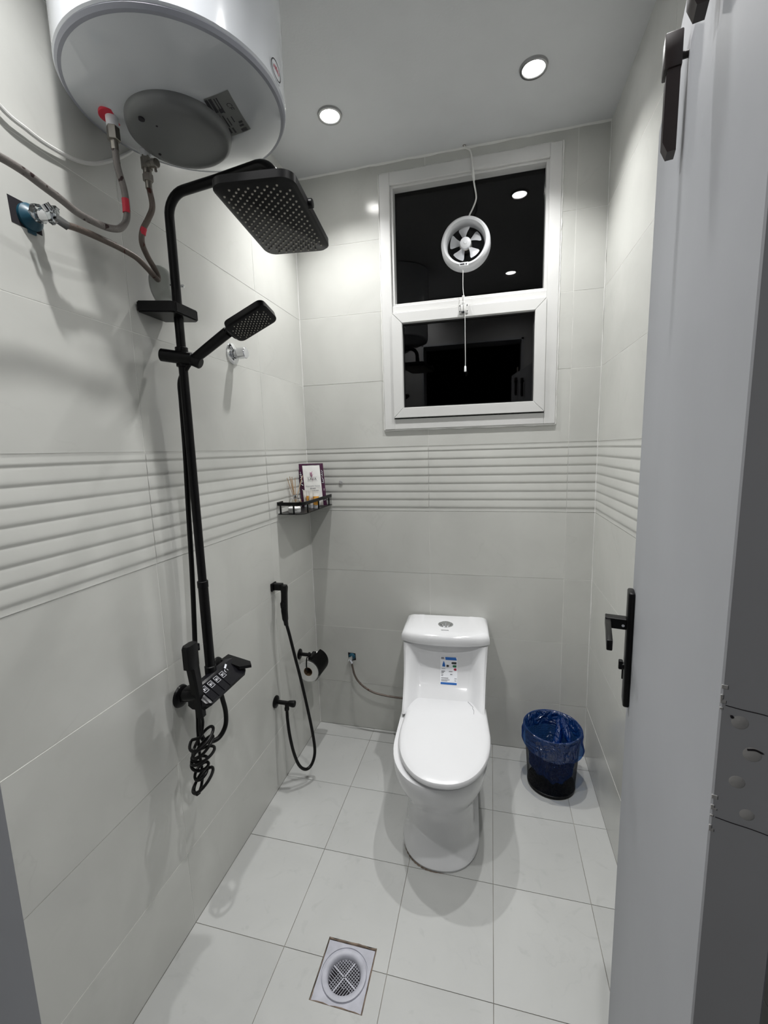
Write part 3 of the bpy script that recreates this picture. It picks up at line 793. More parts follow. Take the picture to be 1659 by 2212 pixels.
# hand shower in its holder
hs = thing('hand_shower', (.11, -.935, 1.67), 'black hand shower with rectangular face resting in the riser holder', 'hand shower')
A, B = Vector((.098, -.934, 1.686)), Vector((.214, -.938, 1.748))
mb = MB(); dr = (B-A).normalized(); mb.lathe([(.0, 0), (.0115, .0), (.0125, .006), (.0135, .06), (.0140, (B-A).length)], A, dr, 20); 
dn = Vector((.42, -.30, -.88)).normalized()          # spray direction
fx = Vector((.142, .0, .035)); fx = (fx - dn*fx.dot(dn)).normalized(); fy = dn.cross(fx).normalized()
hc = Vector((.283, -.940, 1.768))
def hring(hx_, hy_, r, off, n=5):
    out = []
    for qx, qy, a0 in ((1,1,0), (-1,1,90), (-1,-1,180), (1,-1,270)):
        for k in range(n+1):
            a = math.radians(a0 + 90*k/n)
            out.append(hc + fx*(qx*(hx_-r) + r*math.cos(a)) + fy*(qy*(hy_-r) + r*math.sin(a)) + dn*off)
    return out
mb.loft([hring(.053, .030, .014, -.013), hring(.060, .036, .016, -.008), hring(.060, .036, .016, .008), hring(.056, .032, .014, .011)])
e0 = hc - fx*.052
mb.loft([[B + (q - B)*0 + Vector((0,0,0)) + (fy*math.cos(2*math.pi*k/16) + dr.cross(fy).normalized()*math.sin(2*math.pi*k/16))*.0138 for k in range(16) for q in (B,)],
         [e0 - fx*.010 + fy*(.024*math.cos(2*math.pi*k/16)) + dn*(-.010*math.sin(2*math.pi*k/16)) for k in range(16)],
         [e0 + fx*.006 + fy*(.030*math.cos(2*math.pi*k/16)) + dn*(-.009*math.sin(2*math.pi*k/16)) for k in range(16)]])
mb.build('handset_body', BLACK, hs)
mb = MB()
for i in range(17):
    for j in range(11):
        if (i+j) % 2: continue
        x, y = (i/16*2-1)*.047, (j/10*2-1)*.025
        if abs(x) > .041 and abs(y) > .018: continue
        p = hc + fx*x + fy*y + dn*.0112
        mb.lathe([(.0016, 0), (.0012, .0016), (0, .0016)], p, dn, 6)
n2 = mb.build('handset_nozzles', NOZ, hs); n2['kind'] = 'stuff'
mb = MB(); mb.tube([(.096, -.934, 1.685), (.080, -.936, 1.668), (.058, -.937, 1.635), (.050, -.93, 1.58), (.046, -.928, 1.45), (.040, -.930, 1.28), (.036, -.934, 1.10), (.034, -.944, .93), (.034, -.957, .78), (.036, -.965, .69), (.045, -.975, .62), (.060, -.97, .588), (.078, -.94, .580), (.088, -.915, .605), (.090, -.910, .65), (.088, -.918, .70), (.088, -.925, .735)], .0070, 12, 8)
mb.build('hose', BLACKR, hs)
# clear suction hook behind the riser
sc = thing('suction_hook', (0, -.895, 1.835), 'clear plastic suction disc hook on the wall behind the shower riser', 'hook')
mb = MB(); mb.lathe([(.056, .0006), (.052, .002), (.03, .0035), (.008, .007), (0, .0072)], (0, -.893, 1.894), (1, 0, 0), 40); mb.build('suction_disc', CLEARP, sc)
mb = MB(); mb.tube([(.008, -.880, 1.905), (.022, -.872, 1.908), (.036, -.866, 1.904)], .0028, 8, 4); mb.lathe([(0, .006), (.004, .005), (.0048, 0), (.003, -.004), (0, -.004)], (.036, -.866, 1.904), (1, .2, 0), 12); mb.build('chrome_hook', CHROME, sc)

# chrome stop-cock on the left wall
kb = thing('stopcock', (0, -.585, 1.74), 'polished chrome concealed stopcock knob on the left wall', 'valve')
mb = MB(); mb.lathe([(.036, 0), (.035, .004), (.025, .008), (.016, .010)], (0, -.583, 1.780), (1, 0, 0), 40); mb.build('wall_flange', CHROME, kb)
mb = MB(); mb.lathe([(.014, .006), (.014, .022), (.018, .023), (.019, .026), (.0185, .052), (.0165, .0545), (0, .0545)], (0, -.583, 1.780), (1, 0, 0), 32); mb.build('knob', CHROME, kb)

# ------------------------------------------------------------------ HANDSET WITH COILED HOSE (beside mixer)
b1 = thing('coiled_hose_sprayer', (.10, -1.05, .50), 'black bidet sprayer with coiled hose hung at the near end of the mixer', 'sprayer')
mb = MB()
def rx(c, wx, wy): return [(c[0]+a*wx, c[1]+b*wy, c[2]) for a, b in ((-1,-.6),(-.6,-1),(.6,-1),(1,-.6),(1,.6),(.6,1),(-.6,1),(-1,.6))]
mb.loft([rx((.100, -1.050, .936), .011, .0200), rx((.100, -1.050, .930), .0125, .0225), rx((.100, -1.050, .872), .0125, .0220), rx((.100, -1.046, .868), .0125, .0165), rx((.100, -1.040, .82), .0125, .0155), rx((.100, -1.034, .76), .0115, .0135), rx((.100, -1.030, .715), .010, .0115), rx((.100, -1.030, .712), .006, .007)])
mb.build('handset_body', BLACK, b1)
mb = MB(); mb.cyl((.100, -1.030, .915), (.100, -1.022, .915), .007, n=14); mb.box((.094, -1.022, .905), (.106, -1.017, .925), .001, 1); mb.build('spray_button', BLACK, b1)
mb = MB(); mb.box((.060, -1.045, .765), (.092, -1.020, .80), .003); mb.cyl((.06, -1.040, .78), (.10, -1.036, .785), .016, n=16); mb.build('handset_holder', BLACK, b1)
pts = [(.100, -1.029, .712), (.100, -1.027, .695), (.100, -1.033, .675), (.100, -1.045, .660)]
turns = 7.3; zc0, zc1 = .655, .520
N = int(turns*14)
for k in range(N+1):
    t = k/N; a = 2*math.pi*turns*t + math.pi
    r = .026 + .007*math.sin(7*t) + .005*math.sin(23*t)
    c = Vector((.098 + .006*math.sin(9*t), -1.045 - .002*t + .008*math.sin(5.5*t), zc0 + (zc1-zc0)*t + .004*math.sin(15*t)))
    tilt = .55*math.sin(4.1*t*2.3) + .35
    pts.append(c + Vector((r*.9*math.cos(a), r*math.sin(a), r*tilt*math.sin(a + .7))))
pts += [(.085, -1.03, .525), (.072, -1.018, .58), (.068, -1.012, .66), (.070, -1.005, .735)]
mb = MB(); mb.tube(pts, .0042, 8, 2); mb.build('coiled_hose', BLACKR, b1)

# ------------------------------------------------------------------ BIDET SPRAYER BY THE TOILET
b2h = thing('sprayer_holder', (0, -.408, .86), 'square black wall holder gripping the bidet sprayer', 'holder')
mb = MB(); mb.box((0, -.432, .868), (.008, -.392, .902), .002, 1); mb.box((.006, -.424, .872), (.045, -.400, .900), .003, 2); mb.build('holder_block', BLACK, b2h)
b2 = thing('bidet_sprayer', (.05, -.42, .06), 'black bidet sprayer with long hose looping almost to the floor', 'sprayer')
def sp(c, wx, wy): return rx(c, wx, wy)
mb = MB(); mb.loft([rx((.052, -.412, .893), .011, .012), rx((.052, -.412, .884), .013, .0135), rx((.053, -.416, .86), .0115, .012), rx((.055, -.425, .82), .0115, .013), rx((.056, -.430, .79), .0115, .0125), rx((.058, -.431, .755), .0105, .011), rx((.059, -.430, .745), .008, .0085), rx((.060, -.429, .728), .0075, .0075)])
mb.build('handset_body', BLACK, b2)
mb = MB(); mb.prism([(.048, -.432, .838), (.062, -.432, .838), (.062, -.447, .826), (.062, -.445, .806), (.062, -.436, .800), (.048, -.436, .800), (.048, -.445, .806), (.048, -.447, .826)], (0, .004, 0)); mb.build('trigger', BLACK, b2)
BH = [(.060, -.429, .735), (.068, -.421, .68), (.080, -.408, .58), (.094, -.394, .47), (.110, -.382, .34), (.124, -.374, .22), (.134, -.380, .13), (.128, -.402, .085), (.112, -.428, .075), (.092, -.450, .105), (.076, -.462, .17), (.064, -.466, .25), (.056, -.462, .32), (.052, -.455, .365)]
mb = MB(); mb.tube(BH, .0066, 12, 8); mb.build('hose', BLACKR, b2)
bv = thing('bidet_valve', (0, -.452, .36), 'small black angle valve on left wall feeding the bidet sprayer', 'valve')
mb = MB(); mb.lathe([(.026, 0), (.025, .005), (.014, .009), (.0095, .011)], (0, -.452, .392), (1, 0, 0), 28); mb.build('wall_flange', BLACK, bv)
mb = MB(); mb.cyl((.008, -.452, .392), (.062, -.452, .392), .0088, n=18); mb.cyl((.052, -.453, .392), (.052, -.455, .368), .0085, n=16); mb.cyl((.052, -.455, .374), (.052, -.455, .362), .010, n=16, bev=.001)
mb.build('valve_body', BLACK, bv)
mb = MB(); mb.lathe([(.010, .058), (.012, .062), (.0145, .082), (.0135, .088), (0, .089)], (0, -.452, .392), (1, 0, 0), 8); mb.build('turn_knob', BLACK, bv)

# ------------------------------------------------------------------ TOILET ROLL HOLDER
th = thing('toilet_roll_holder', (0, -.20, .36), 'black toilet roll holder with curved cover on left wall', 'holder')
mb = MB(); mb.lathe([(0, .007), (.018, .007), (.024, .004), (.025, 0)], (0, -.202, .484), (1, 0, 0), 32); mb.cyl((.004, -.202, .484), (.052, -.202, .484), .0085, n=18); mb.cyl((.046, -.202, .484), (.054, -.202, .484), .0125, n=18, bev=.001); mb.build('wall_post', BLACK, th)
mb = MB(); mb.tube([(.045, -.215, .480), (.044, -.222, .468), (.043, -.224, .44), (.043, -.222, .420), (.043, -.212, .414), (.043, -.15, .413), (.043, -.10, .413)], .0032, 8, 5); mb.build('roll_bar', BLACK, th)
mb = MB(); rings = []
for k in range(13):
    a = math.radians(72 - 128*k/12); r = .060
    if k == 0: pass
    rings.append([(.043 + r*math.cos(a), -.215, .409 + r*math.sin(a)), (.043 + r*math.cos(a), -.100, .409 + r*math.sin(a))])
mb.loft(rings, closed=False); bmesh.ops.solidify(mb.bm, geom=mb.bm.faces[:], thickness=.0016); mb.build('curved_cover', BLACK, th)
mb = MB(); mb.box((.046, -.21, .462), (.064, -.15, .478), .001, 1); mb.build('cover_bracket', BLACK, th)
ro = thing('toilet_roll', (.043, -.155, .363), 'half used white toilet roll hanging under the black cover', 'toilet paper')
mb = MB(); mb.lathe([(.021, -.054), (.050, -.054), (.0515, -.052), (.0515, .052), (.050, .054), (.021, .054)], (.043, -.157, .403), (0, 1, 0), 48); mb.build('paper', PAPER, ro)
mb = MB(); mb.lathe([(.0215, -.0542), (.0200, -.0545), (.0196, 0), (.0200, .0545), (.0215, .0542)], (.043, -.157, .403), (0, 1, 0), 32); mb.build('cardboard_core', CARDB, ro)

# ------------------------------------------------------------------ CORNER SHELF AND WHAT STANDS ON IT
SZ = 1.176
sf = thing('corner_shelf', (.06, -.17, SZ), 'black metal basket shelf fixed in the back left corner', 'shelf')
def sout(ins, z, n=8):
    x1 = .122 - ins; y0 = -.338 + ins; r = .035 - ins*.5
    out = [(.002+ins*.3, -.002-ins*.3, z), (.002+ins*.3, y0 + .010, z), (.006, y0+.002, z), (.012, y0, z)]
    for k in range(n+1):
        a = math.radians(-90 + 90*k/n); out.append((x1 - r + r*math.cos(a), y0 + r + r*math.sin(a), z))
    out.append((x1, -.002-ins*.3, z)); return out
mb = MB(); mb.loft([sout(0, SZ), sout(0, SZ+.003)]); mb.build('base_plate', BLACK, sf)
o1, i1 = sout(0, 0)[1:], sout(.005, 0)[1:]
mb = MB(); mb.loft([[(o[0],o[1],SZ+.038), (o[0],o[1],SZ+.052), (i[0],i[1],SZ+.052), (i[0],i[1],SZ+.038)] for o, i in zip(o1, i1)]); mb.box((.001, -.332, SZ+.038), (.006, -.285, SZ+.052)); mb.build('guard_rail', BLACK, sf)
for x, y in ((.018, -.335), (.078, -.335), (.1195, -.285), (.1195, -.165), (.1195, -.035)):
    mb = MB(); mb.box((x-.0028, y-.0028, SZ+.002), (x+.0028, y+.0028, SZ+.040)); mb.build('post', BLACK, sf)
ZS = SZ + .0032
# towel packet
MP = plane_M((0,0,0), (1,0,0), (0,0,1))
BL = Vector((.009, -.103, ZS + .0015)); rv = Vector((.92, .39, 0)); uv = Vector((-.08, .05, 1)).normalized(); nv = rv.cross(uv).normalized()
if nv.y > 0: nv = -nv
pk = thing('towel_packet', (.07, -.06, ZS), 'upright packet of disposable towels, white front and purple sides, on the shelf', 'towels')
def pp(a, b, o): return BL + rv*a + uv*b + nv*o
PW, PH = .118, .200
def pillow(mb, a0, a1, b0, b1, th, off):
    rows = []
    for i in range(13):
        u = i/12; row = []
        for j in range(11):
            v = j/10
            bul = th*(math.sin(math.pi*u)**.35)*(math.sin(math.pi*v)**.35)
            row.append(pp(a0 + (a1-a0)*v, b0 + (b1-b0)*u, off + bul + .0012*math.sin(31*u+3*v)*math.sin(17*v+5*u)))
        rows.append(row)
    mb.loft(rows, closed=False)
mb = MB(); pillow(mb, 0, PW, 0, PH, .010, .006); pillow(mb, 0, PW, 0, PH, -.010, .002)
mb.build('purple_sleeve', PURP, pk)
def bulge(a, b):
    u, v = min(1, max(0, b/PH)), min(1, max(0, a/PW))
    return .006 + .010*(math.sin(math.pi*u)**.35)*(math.sin(math.pi*v)**.35)
mb = MB(); mb.loft([[pp(.021 + .080*j/12, .001 + (PH-.010)*i/16, bulge(.021 + .080*j/12, .001 + (PH-.010)*i/16) + .0018 + .0004*math.sin(i*1.3+j)) for j in range(13)] for i in range(17)], closed=False)
fr_ = mb.build('white_front', PAPER, pk)
mb = MB(); mb.loft([[pp(.020 + .082*j/8, PH-.010 + .012*i/3, bulge(.020 + .082*j/8, min(PH-.004, PH-.010 + .012*i/3)) + .0016) for j in range(9)] for i in range(4)], closed=False); mb.build('clear_top_edge', CLEARP, pk)
mb = MB()
for a, s0 in ((.010, 1), (.1095, 2)):
    for b in ((.075, .10, .112, .120, .130, .139, .150, .158) if s0 == 1 else (.07, .11, .118, .126, .138, .146, .155, .025)):
        q = [pp(a + R_.uniform(-.006, .001), b, .0150), pp(a + R_.uniform(0, .006), b + R_.uniform(-.003, .004), .0150), pp(a + R_.uniform(-.003, .003), b + R_.uniform(.004, .012), .0150)]
        mb.tube(q, .0011, 5, 3)
mb.build('sleeve_print', PRINT, pk)['kind'] = 'stuff'
def TM(a, b): return plane_M(pp(a, b, .0193), rv, uv)
text('lettering', 'LAVA', .0165, TM(.061, .127), INK, pk)
text('lettering', 'Disposable Towels', .0088, TM(.061, .094), GREYINK, pk)
mb = MB()
for b, hgt, spans in ((.083, .0016, ((.047, .055), (.057, .073))), (.073, .0012, ((.036, .044), (.046, .058), (.060, .070), (.072, .086))), (.066, .0009, ((.043, .054), (.056, .066), (.068, .078)))):
    for a0, a1 in spans:
        mb.loft([[pp(a0, b-hgt, .0193), pp(a0, b+hgt, .0193)], [pp(a1, b-hgt, .0193), pp(a1, b+hgt, .0193)]], closed=False)
mb.build('small_print', GREYINK, pk)['kind'] = 'stuff'
mb = MB()
for b in (.118, .136):
    for a0, a1 in ((.037, .085),):
        mb.loft([[pp(a0, b-.0004, .019), pp(a0, b+.0004, .019)], [pp(a1, b-.0004, .019), pp(a1, b+.0004, .019)]], closed=False)
mb.build('ruled_line', GREYINK, pk)
mb = MB(); mb.tube([pp(.063, .120, .0193), pp(.061, .138, .0193), pp(.058, .150, .0193), pp(.057, .158, .0193)], .0005, 5, 4)
for a, b in ((.053,.152), (.057,.160), (.063,.156), (.067,.150), (.060,.146), (.052,.160), (.065,.164)):
    mb.tube([pp(.059, b-.010, .0193), pp((a+.059)/2, b-.006, .0195), pp(a, b, .0193)], .0009, 5, 3, rfun=lambda t: .0003 + .0010*math.sin(math.pi*min(1, t+.05)))
mb.build('flower_emblem', LILAC, pk)
# reed diffuser
dx, dy = .030, -.190
df = thing('reed_diffuser', (dx, dy, ZS), 'glass reed diffuser with pale sticks at left end of shelf', 'diffuser')
dx, dy = .026, -.205
mb = MB(); mb.lathe([(0, 0), (.024, 0), (.026, .004), (.026, .042), (.022, .050), (.010, .054), (.008, .058), (.008, .066), (.010, .066)], (dx, dy, ZS), n=28); mb.build('bottle', BOTTLE, df)
mb = MB(); mb.lathe([(0, .002), (.023, .002), (.0235, .006), (.0235, .026), (0, .026)], (dx, dy, ZS), n=24); mb.build('perfume_oil', mat('perfume_oil', (.10, .075, .05), .2), df)
mb = MB(); mb.lathe([(.008, .055), (.011, .056), (.011, .068), (.008, .069)], (dx, dy, ZS), n=20); mb.build('neck_ring', CHROME, df)
for ex, ey, ez in ((-.020, -.030, .145), (-.013, -.018, .150), (-.008, -.006, .148), (.002, .004, .143), (-.004, -.022, .139), (.022, .040, .150), (-.016, -.010, .140)):
    mb = MB(); mb.tube([(dx-ex*.2, dy-ey*.2, ZS+.01), (dx+ex, dy+ey, ZS+ez)], .0015, 6, 0); mb.build('reed', REED, df)
# four small toiletry tubes
TUB = [(.040, -.118, FROST, 'first frosted white toiletry tube beside the diffuser'), (.063, -.136, AMBER, 'amber toiletry tube second from the diffuser, paler label'),
       (.082, -.150, FROST, 'third toiletry tube, frosted white between two amber ones'), (.104, -.155, AMBER, 'rightmost amber toiletry tube in front of the towel packet')]
for x, y, m, lab in TUB:
    t = thing('toiletry_tube', (x, y, ZS), lab, 'toiletry', 'small toiletry tubes on the corner shelf')
    r_ = Vector((.92, .39, 0)); f_ = Vector((.39, -.92, 0)); c = Vector((x, y, ZS))
    def el(z, a, b, n=18): return [c + r_*(a*math.cos(2*math.pi*k/n)) + f_*(b*math.sin(2*math.pi*k/n)) + Vector((0,0,z)) for k in range(n)]
    mb = MB(); mb.loft([el(.016, .0115, .0105), el(.034, .0125, .0085), el(.055, .0135, .0048)]); mb.build('tube_body', m, t)
    mb = MB(); mb.loft([el(.055, .0135, .0048), el(.064, .0138, .0022), el(.074, .014, .0007), el(.080, .014, .0006)]); mb.build('tube_crimp', FROST, t)
    mb = MB(); mb.lathe([(0, 0), (.0095, 0), (.010, .002), (.0095, .016), (0, .016)], c, n=18); mb.build('tube_cap', LABW, t)
    mb = MB(); q = c + f_*.0095 + Vector((0,0,.044)); mb.lathe([(.0058, 0), (.0058, .0012), (.0045, .0013)], q, f_ + Vector((0,0,.24)), 16); mb.lathe([(.0035, .001), (0, .0012)], q, f_ + Vector((0,0,.24)), 12); mb.build('round_emblem', mat('tan_emblem', (.38, .24, .14), .6), t)
sp_ = thing('soap_tin', (.060, -.290, ZS), 'small round white soap tin at the front of shelf', 'soap')
mb = MB(); mb.lathe([(0, 0), (.025, 0), (.0265, .003), (.0265, .011), (.0255, .012)], (.060, -.290, ZS), n=32); mb.build('tin_base', SOAPP, sp_)
mb = MB(); mb.lathe([(.0265, .0125), (.027, .014), (.027, .021), (.0245, .024), (.012, .025), (0, .025)], (.060, -.290, ZS), n=32); ld_ = mb.build('tin_lid', SOAPP, sp_)
mb = MB(); 
for k in range(7):
    a = 2*math.pi*k/7 + .3; mb.box((.060 + .013*math.cos(a) - .0035, -.290 + .013*math.sin(a) - .0012, ZS+.0245), (.060 + .013*math.cos(a) + .0035, -.290 + .013*math.sin(a) + .0012, ZS+.0254))
mb.build('lid_print', GREYINK, ld_)['kind'] = 'stuff'

# ------------------------------------------------------------------ TOILET
TM_ = Matrix.Translation((.680, 0, 0)) @ Matrix.Rotation(math.radians(2.8), 4, 'Z')
tl = thing('toilet', (.69, -.38, 0), 'white one-piece toilet with closed lid under the window', 'toilet')
def outline(w, yf, yb, lf, z, n=28, e=2.25, rb=.012):
    out = []
    for k in range(n+1):
        a = math.pi*k/n; c, s = math.cos(a), math.sin(a)
        out.append((w*math.copysign(abs(c)**(2/e), c), yf + lf - lf*abs(s)**(2/e), z))
    out += [(-w, yb-rb, z), (-w+rb*.3, yb-rb*.3, z), (-w+rb, yb, z), (w-rb, yb, z), (w-rb*.3, yb-rb*.3, z), (w, yb-rb, z)]
    return out
bowl = [(0, .140, -.700, .17), (.010, .142, -.703, .17), (.022, .139, -.699, .17), (.045, .126, -.688, .16), (.09, .121, -.682, .15), (.17, .121, -.683, .15), (.205, .124, -.690, .15), (.232, .132, -.706, .16), (.262, .146, -.728, .18), (.295, .160, -.746, .20), (.33, .168, -.758, .22), (.355, .170, -.764, .23), (.366, .169, -.762, .23), (.370, .158, -.757, .23)]
mb = MB(TM_); mb.loft([outline(w_, yf, -.20, lf, z) for z, w_, yf, lf in bowl]); mb.build('bowl', CERAM, tl)
# tank + column, front face concave with wings
TW = lambda z: .1795 + (.004*(1-min(1, z/.4)) if z < .4 else 0) + .003*max(0, (z-.4)/.2)
def tfront(z):
    T = [(0, -.23), (.34, -.25), (.385, -.335), (.41, -.300), (.44, -.262), (.48, -.236), (.52, -.224), (.56, -.217), (.60, -.213)]
    for (a, b), (c, d) in zip(T, T[1:]):
        if z <= c: return b + (d-b)*(z-a)/(c-a)
    return T[-1][1]
def twing(z):
    T = [(0, -.03), (.20, -.04), (.30, -.07), (.35, -.085), (.38, -.085), (.40, -.098), (.44, -.085), (.48, -.060), (.52, -.038), (.56, -.018), (.60, -.003)]
    for (a, b), (c, d) in zip(T, T[1:]):
        if z <= c: return b + (d-b)*(z-a)/(c-a)
    return T[-1][1]
def tyf(x, z):
    q = abs(x)/TW(z)
    s = max(0, (q-.62)/.38); s = s*s*(3-2*s)
    bow = -.006*(1-q*q)
    return tfront(z) + twing(z)*s + bow
def tring(z, ins=0):
    w_ = TW(z) - ins; out = []
    out += [(-w_+.012, -.004, z), (-w_, -.016, z)]
    N_ = 40
    ed = tyf(TW(z)*.999, z)
    tp_ = .017*min(1, max(0, (.60-z)/.2)); D_ = -.10 - ed
    for q in (0, .25, .5, .75, .93): out.append((-w_ + tp_*q*q, -.10 + (ed + .018 + .10)*q, z))
    for k in range(N_+1):
        x = -w_ + 2*w_*k/N_; r = 0; xs_ = x*(1 - tp_/w_)
        g = min(k, N_-k)/4.0
        y = tyf(x, z) + ins
        if g < 1: y += .016*(1-math.sqrt(max(0, 1-(1-g)**2)))
        out.append((xs_, y, z))
    for q in (.93, .75, .5, .25, 0): out.append((w_ - tp_*q*q, -.10 + (ed + .018 + .10)*q, z))
    out += [(w_, -.016, z), (w_-.012, -.004, z)]
    return out
mb = MB(TM_); mb.loft([tring(z) for z in (0, .1, .2, .25, .3, .34, .36, .375, .385, .395, .405, .415, .43, .445, .46, .48, .50, .52, .54, .56, .58, .594)] + [tring(.597, .003)]); mb.build('tank', CERAM, tl)
def lidr(z, ins):
    w_ = .190 - ins; out = []
    for k in range(31):
        x = -w_ + 2*w_*k/30; q = x/w_
        y = -.243 + .026*q*q + .016*abs(q)**9 + ins
        out.append((x, y, z + .0))
    out += [(w_, -.02, z), (w_-.012, -.004-ins*.3, z), (-w_+.012, -.004-ins*.3, z), (-w_, -.02, z)]
    return out
mb = MB(TM_); mb.loft([lidr(.600, .004), lidr(.602, .0005), lidr(.612, 0), lidr(.628, .001), lidr(.637, .005), lidr(.643, .011), lidr(.647, .022), lidr(.6495, .045), lidr(.651, .08)]); mb.build('tank_lid', CERAM, tl)
mb = MB(TM_); mb.loft([tring(.594, .006), tring(.602, .006)]); mb.build('lid_gap', DARK, tl)
fy = -.128
mb = MB(TM_); mb.lathe([(.034, .647), (.0335, .653), (.027, .656), (.025, .654), (.025, .650)], (0, fy, 0), n=40); fb = mb.build('flush_ring', CHROME, tl)
for sg in (-1, 1):
    mb = MB(TM_); ring_ = [(sg*.0008 + sg*.0245*math.cos(math.radians(a)), fy + .0245*math.sin(math.radians(a))) for a in range(-90, 91, 9)]
    mb.loft([[(x, y, .650) for x, y in ring_], [(x, y, .6565) for x, y in ring_], [(x*.93+sg*.0004, fy+(y-fy)*.93, .658) for x, y in ring_]]); mb.build('flush_button', CHROME, fb)
mb = MB(TM_)
for k in range(7): mb.box((-.0165 + .0048*k, -.190, .6500), (-.0135 + .0048*k, -.1865 + .0008*(k % 2), .6514))
mb.build('brand_mark', INK, tl)['kind'] = 'stuff'
# water label on the tank face
def tp(x, z, off=.0008): return (x, tyf(x, z) - off, z)
def patch(mb, x0, x1, z0, z1, off):
    nx_ = max(2, int((x1-x0)/.01)); nz_ = max(1, int((z1-z0)/.012))
    mb.loft([[tp(x0+(x1-x0)*i/nx_, z0+(z1-z0)*j/nz_, off) for i in range(nx_+1)] for j in range(nz_+1)], closed=False)
LX, LZ = .018, .442
def lab(x0, x1, z0, z1, off=.0016): return (LX-.036+x0, LX-.036+x1, LZ+z0, LZ+z1, off)
mb = MB(TM_); patch(mb, *lab(0, .072, 0, .105, .0008)); lbl = mb.build('water_label', LABW, tl, flip=False)
mb = MB(TM_); patch(mb, *lab(.002, .070, .001, .008)); 
mb.loft([[tp(LX-.036+x, LZ+z, .0016) for x, z in r] for r in (((.022,.092),(.070,.092)), ((.020,.104),(.066,.104)))], closed=False)
mb.loft([[tp(LX-.036+.0145+.006*math.sin(a)*(1 if z<.072 else max(0,(.088-z)/.016)), LZ+z, .0016) for a in (-math.pi/2, 0, math.pi/2)] for z in (.0645, .0665, .070, .074, .080, .0879)], closed=False)
mb.build('label_blue', LABB, lbl, flip=False)['kind'] = 'stuff'
def arrow(x0, x1, z, m, nm, left=True):
    mb = MB(TM_); h = .0042
    pts_ = [(x0, z), (x0+.004, z+h), (x1, z+h), (x1, z-h), (x0+.004, z-h)] if left else [(x0, z-h), (x0, z+h), (x1-.004, z+h), (x1, z), (x1-.004, z-h)]
    mb.face([mb.v(tp(LX-.036+a, LZ+b, .0018)) for a, b in pts_]); mb.build(nm, m, lbl, flip=False)
arrow(.046, .068, .0805, INK, 'rating_arrow'); arrow(.051, .068, .068, LABG, 'rating_arrow'); arrow(.056, .068, .0555, LABR, 'rating_arrow'); arrow(.026, .038, .068, INK, 'rating_arrow', False)
mb = MB(TM_)
for x0, x1, z0, z1 in ((.003,.016,.097,.103),(.001,.019,.094,.0955),(.006,.022,.0555,.057),(.004,.020,.0455,.048),(.004,.015,.0405,.043),(.036,.052,.0455,.0475),(.004,.013,.034,.036),(.042,.051,.034,.037),
    (.004,.012,.029,.031),(.004,.034,.0215,.0235),(.004,.040,.016,.0175),(.004,.030,.012,.0135),(.060,.070,.021,.0225),(.060,.068,.014,.0155)):
    patch(mb, *lab(x0, x1, z0, z1))
mb.build('label_print', GREYINK, lbl, flip=False)['kind'] = 'stuff'
# seat and lid
def seat(w_, yf, yb, lf, z): 
    out = []; n = 30; e = 2.2; rb = .042
    for k in range(n+1):
        a = math.pi*k/n; c, s = math.cos(a), math.sin(a)
        out.append((.014 + w_*math.copysign(abs(c)**(2/e), c), yf + lf - lf*abs(s)**(2/e), z))
    for k in range(7):
        a = math.pi/2*k/6; out.append((.014 - (w_-.010) + rb - rb*math.cos(a), yb - rb + rb*math.sin(a), z))
    for k in range(7):
        a = math.pi/2*(1-k/6); out.append((.014 + (w_-.010) - rb + rb*math.cos(a), yb - rb + rb*math.sin(a), z))
    return out
mb = MB(TM_); mb.loft([seat(.156, -.752, -.31, .25, .369), seat(.163, -.762, -.305, .255, .371), seat(.163, -.762, -.305, .255, .377), seat(.160, -.758, -.307, .25, .3785)]); mb.build('seat_ring', LIDP, tl)
mb = MB(TM_); mb.loft([seat(.161, -.766, -.302, .26, .380), seat(.166, -.772, -.298, .262, .382), seat(.166, -.772, -.298, .262, .390), seat(.163, -.769, -.300, .26, .396), seat(.156, -.760, -.306, .255, .400), seat(.144, -.742, -.316, .245, .4022), seat(.10, -.68, -.36, .20, .4034)])
lidobj = mb.build('seat_lid', LIDP, tl)
mb = MB(TM_); mb.tube([(.098, -.318, .4034), (.106, -.330, .4036), (.112, -.342, .4036), (.118, -.352, .4036), (.117, -.365, .4036), (.122, -.376, .4036), (.121, -.40, .4036)], .0006, 5, 4)
mb.build('stray_hair', GREYINK, lidobj)
mb = MB(TM_)
for k in range(0, 30):
    pass
base = outline(.1415, -.7025, -.20, .17, .0005)
mb.tube([base[i] for i in range(13, 25)], .0022, 6, 3, rfun=lambda t: .0004 + .0030*abs(math.sin(t*37))*math.sin(math.pi*t))
mb.build('base_sealant_stain', STAIN, tl)

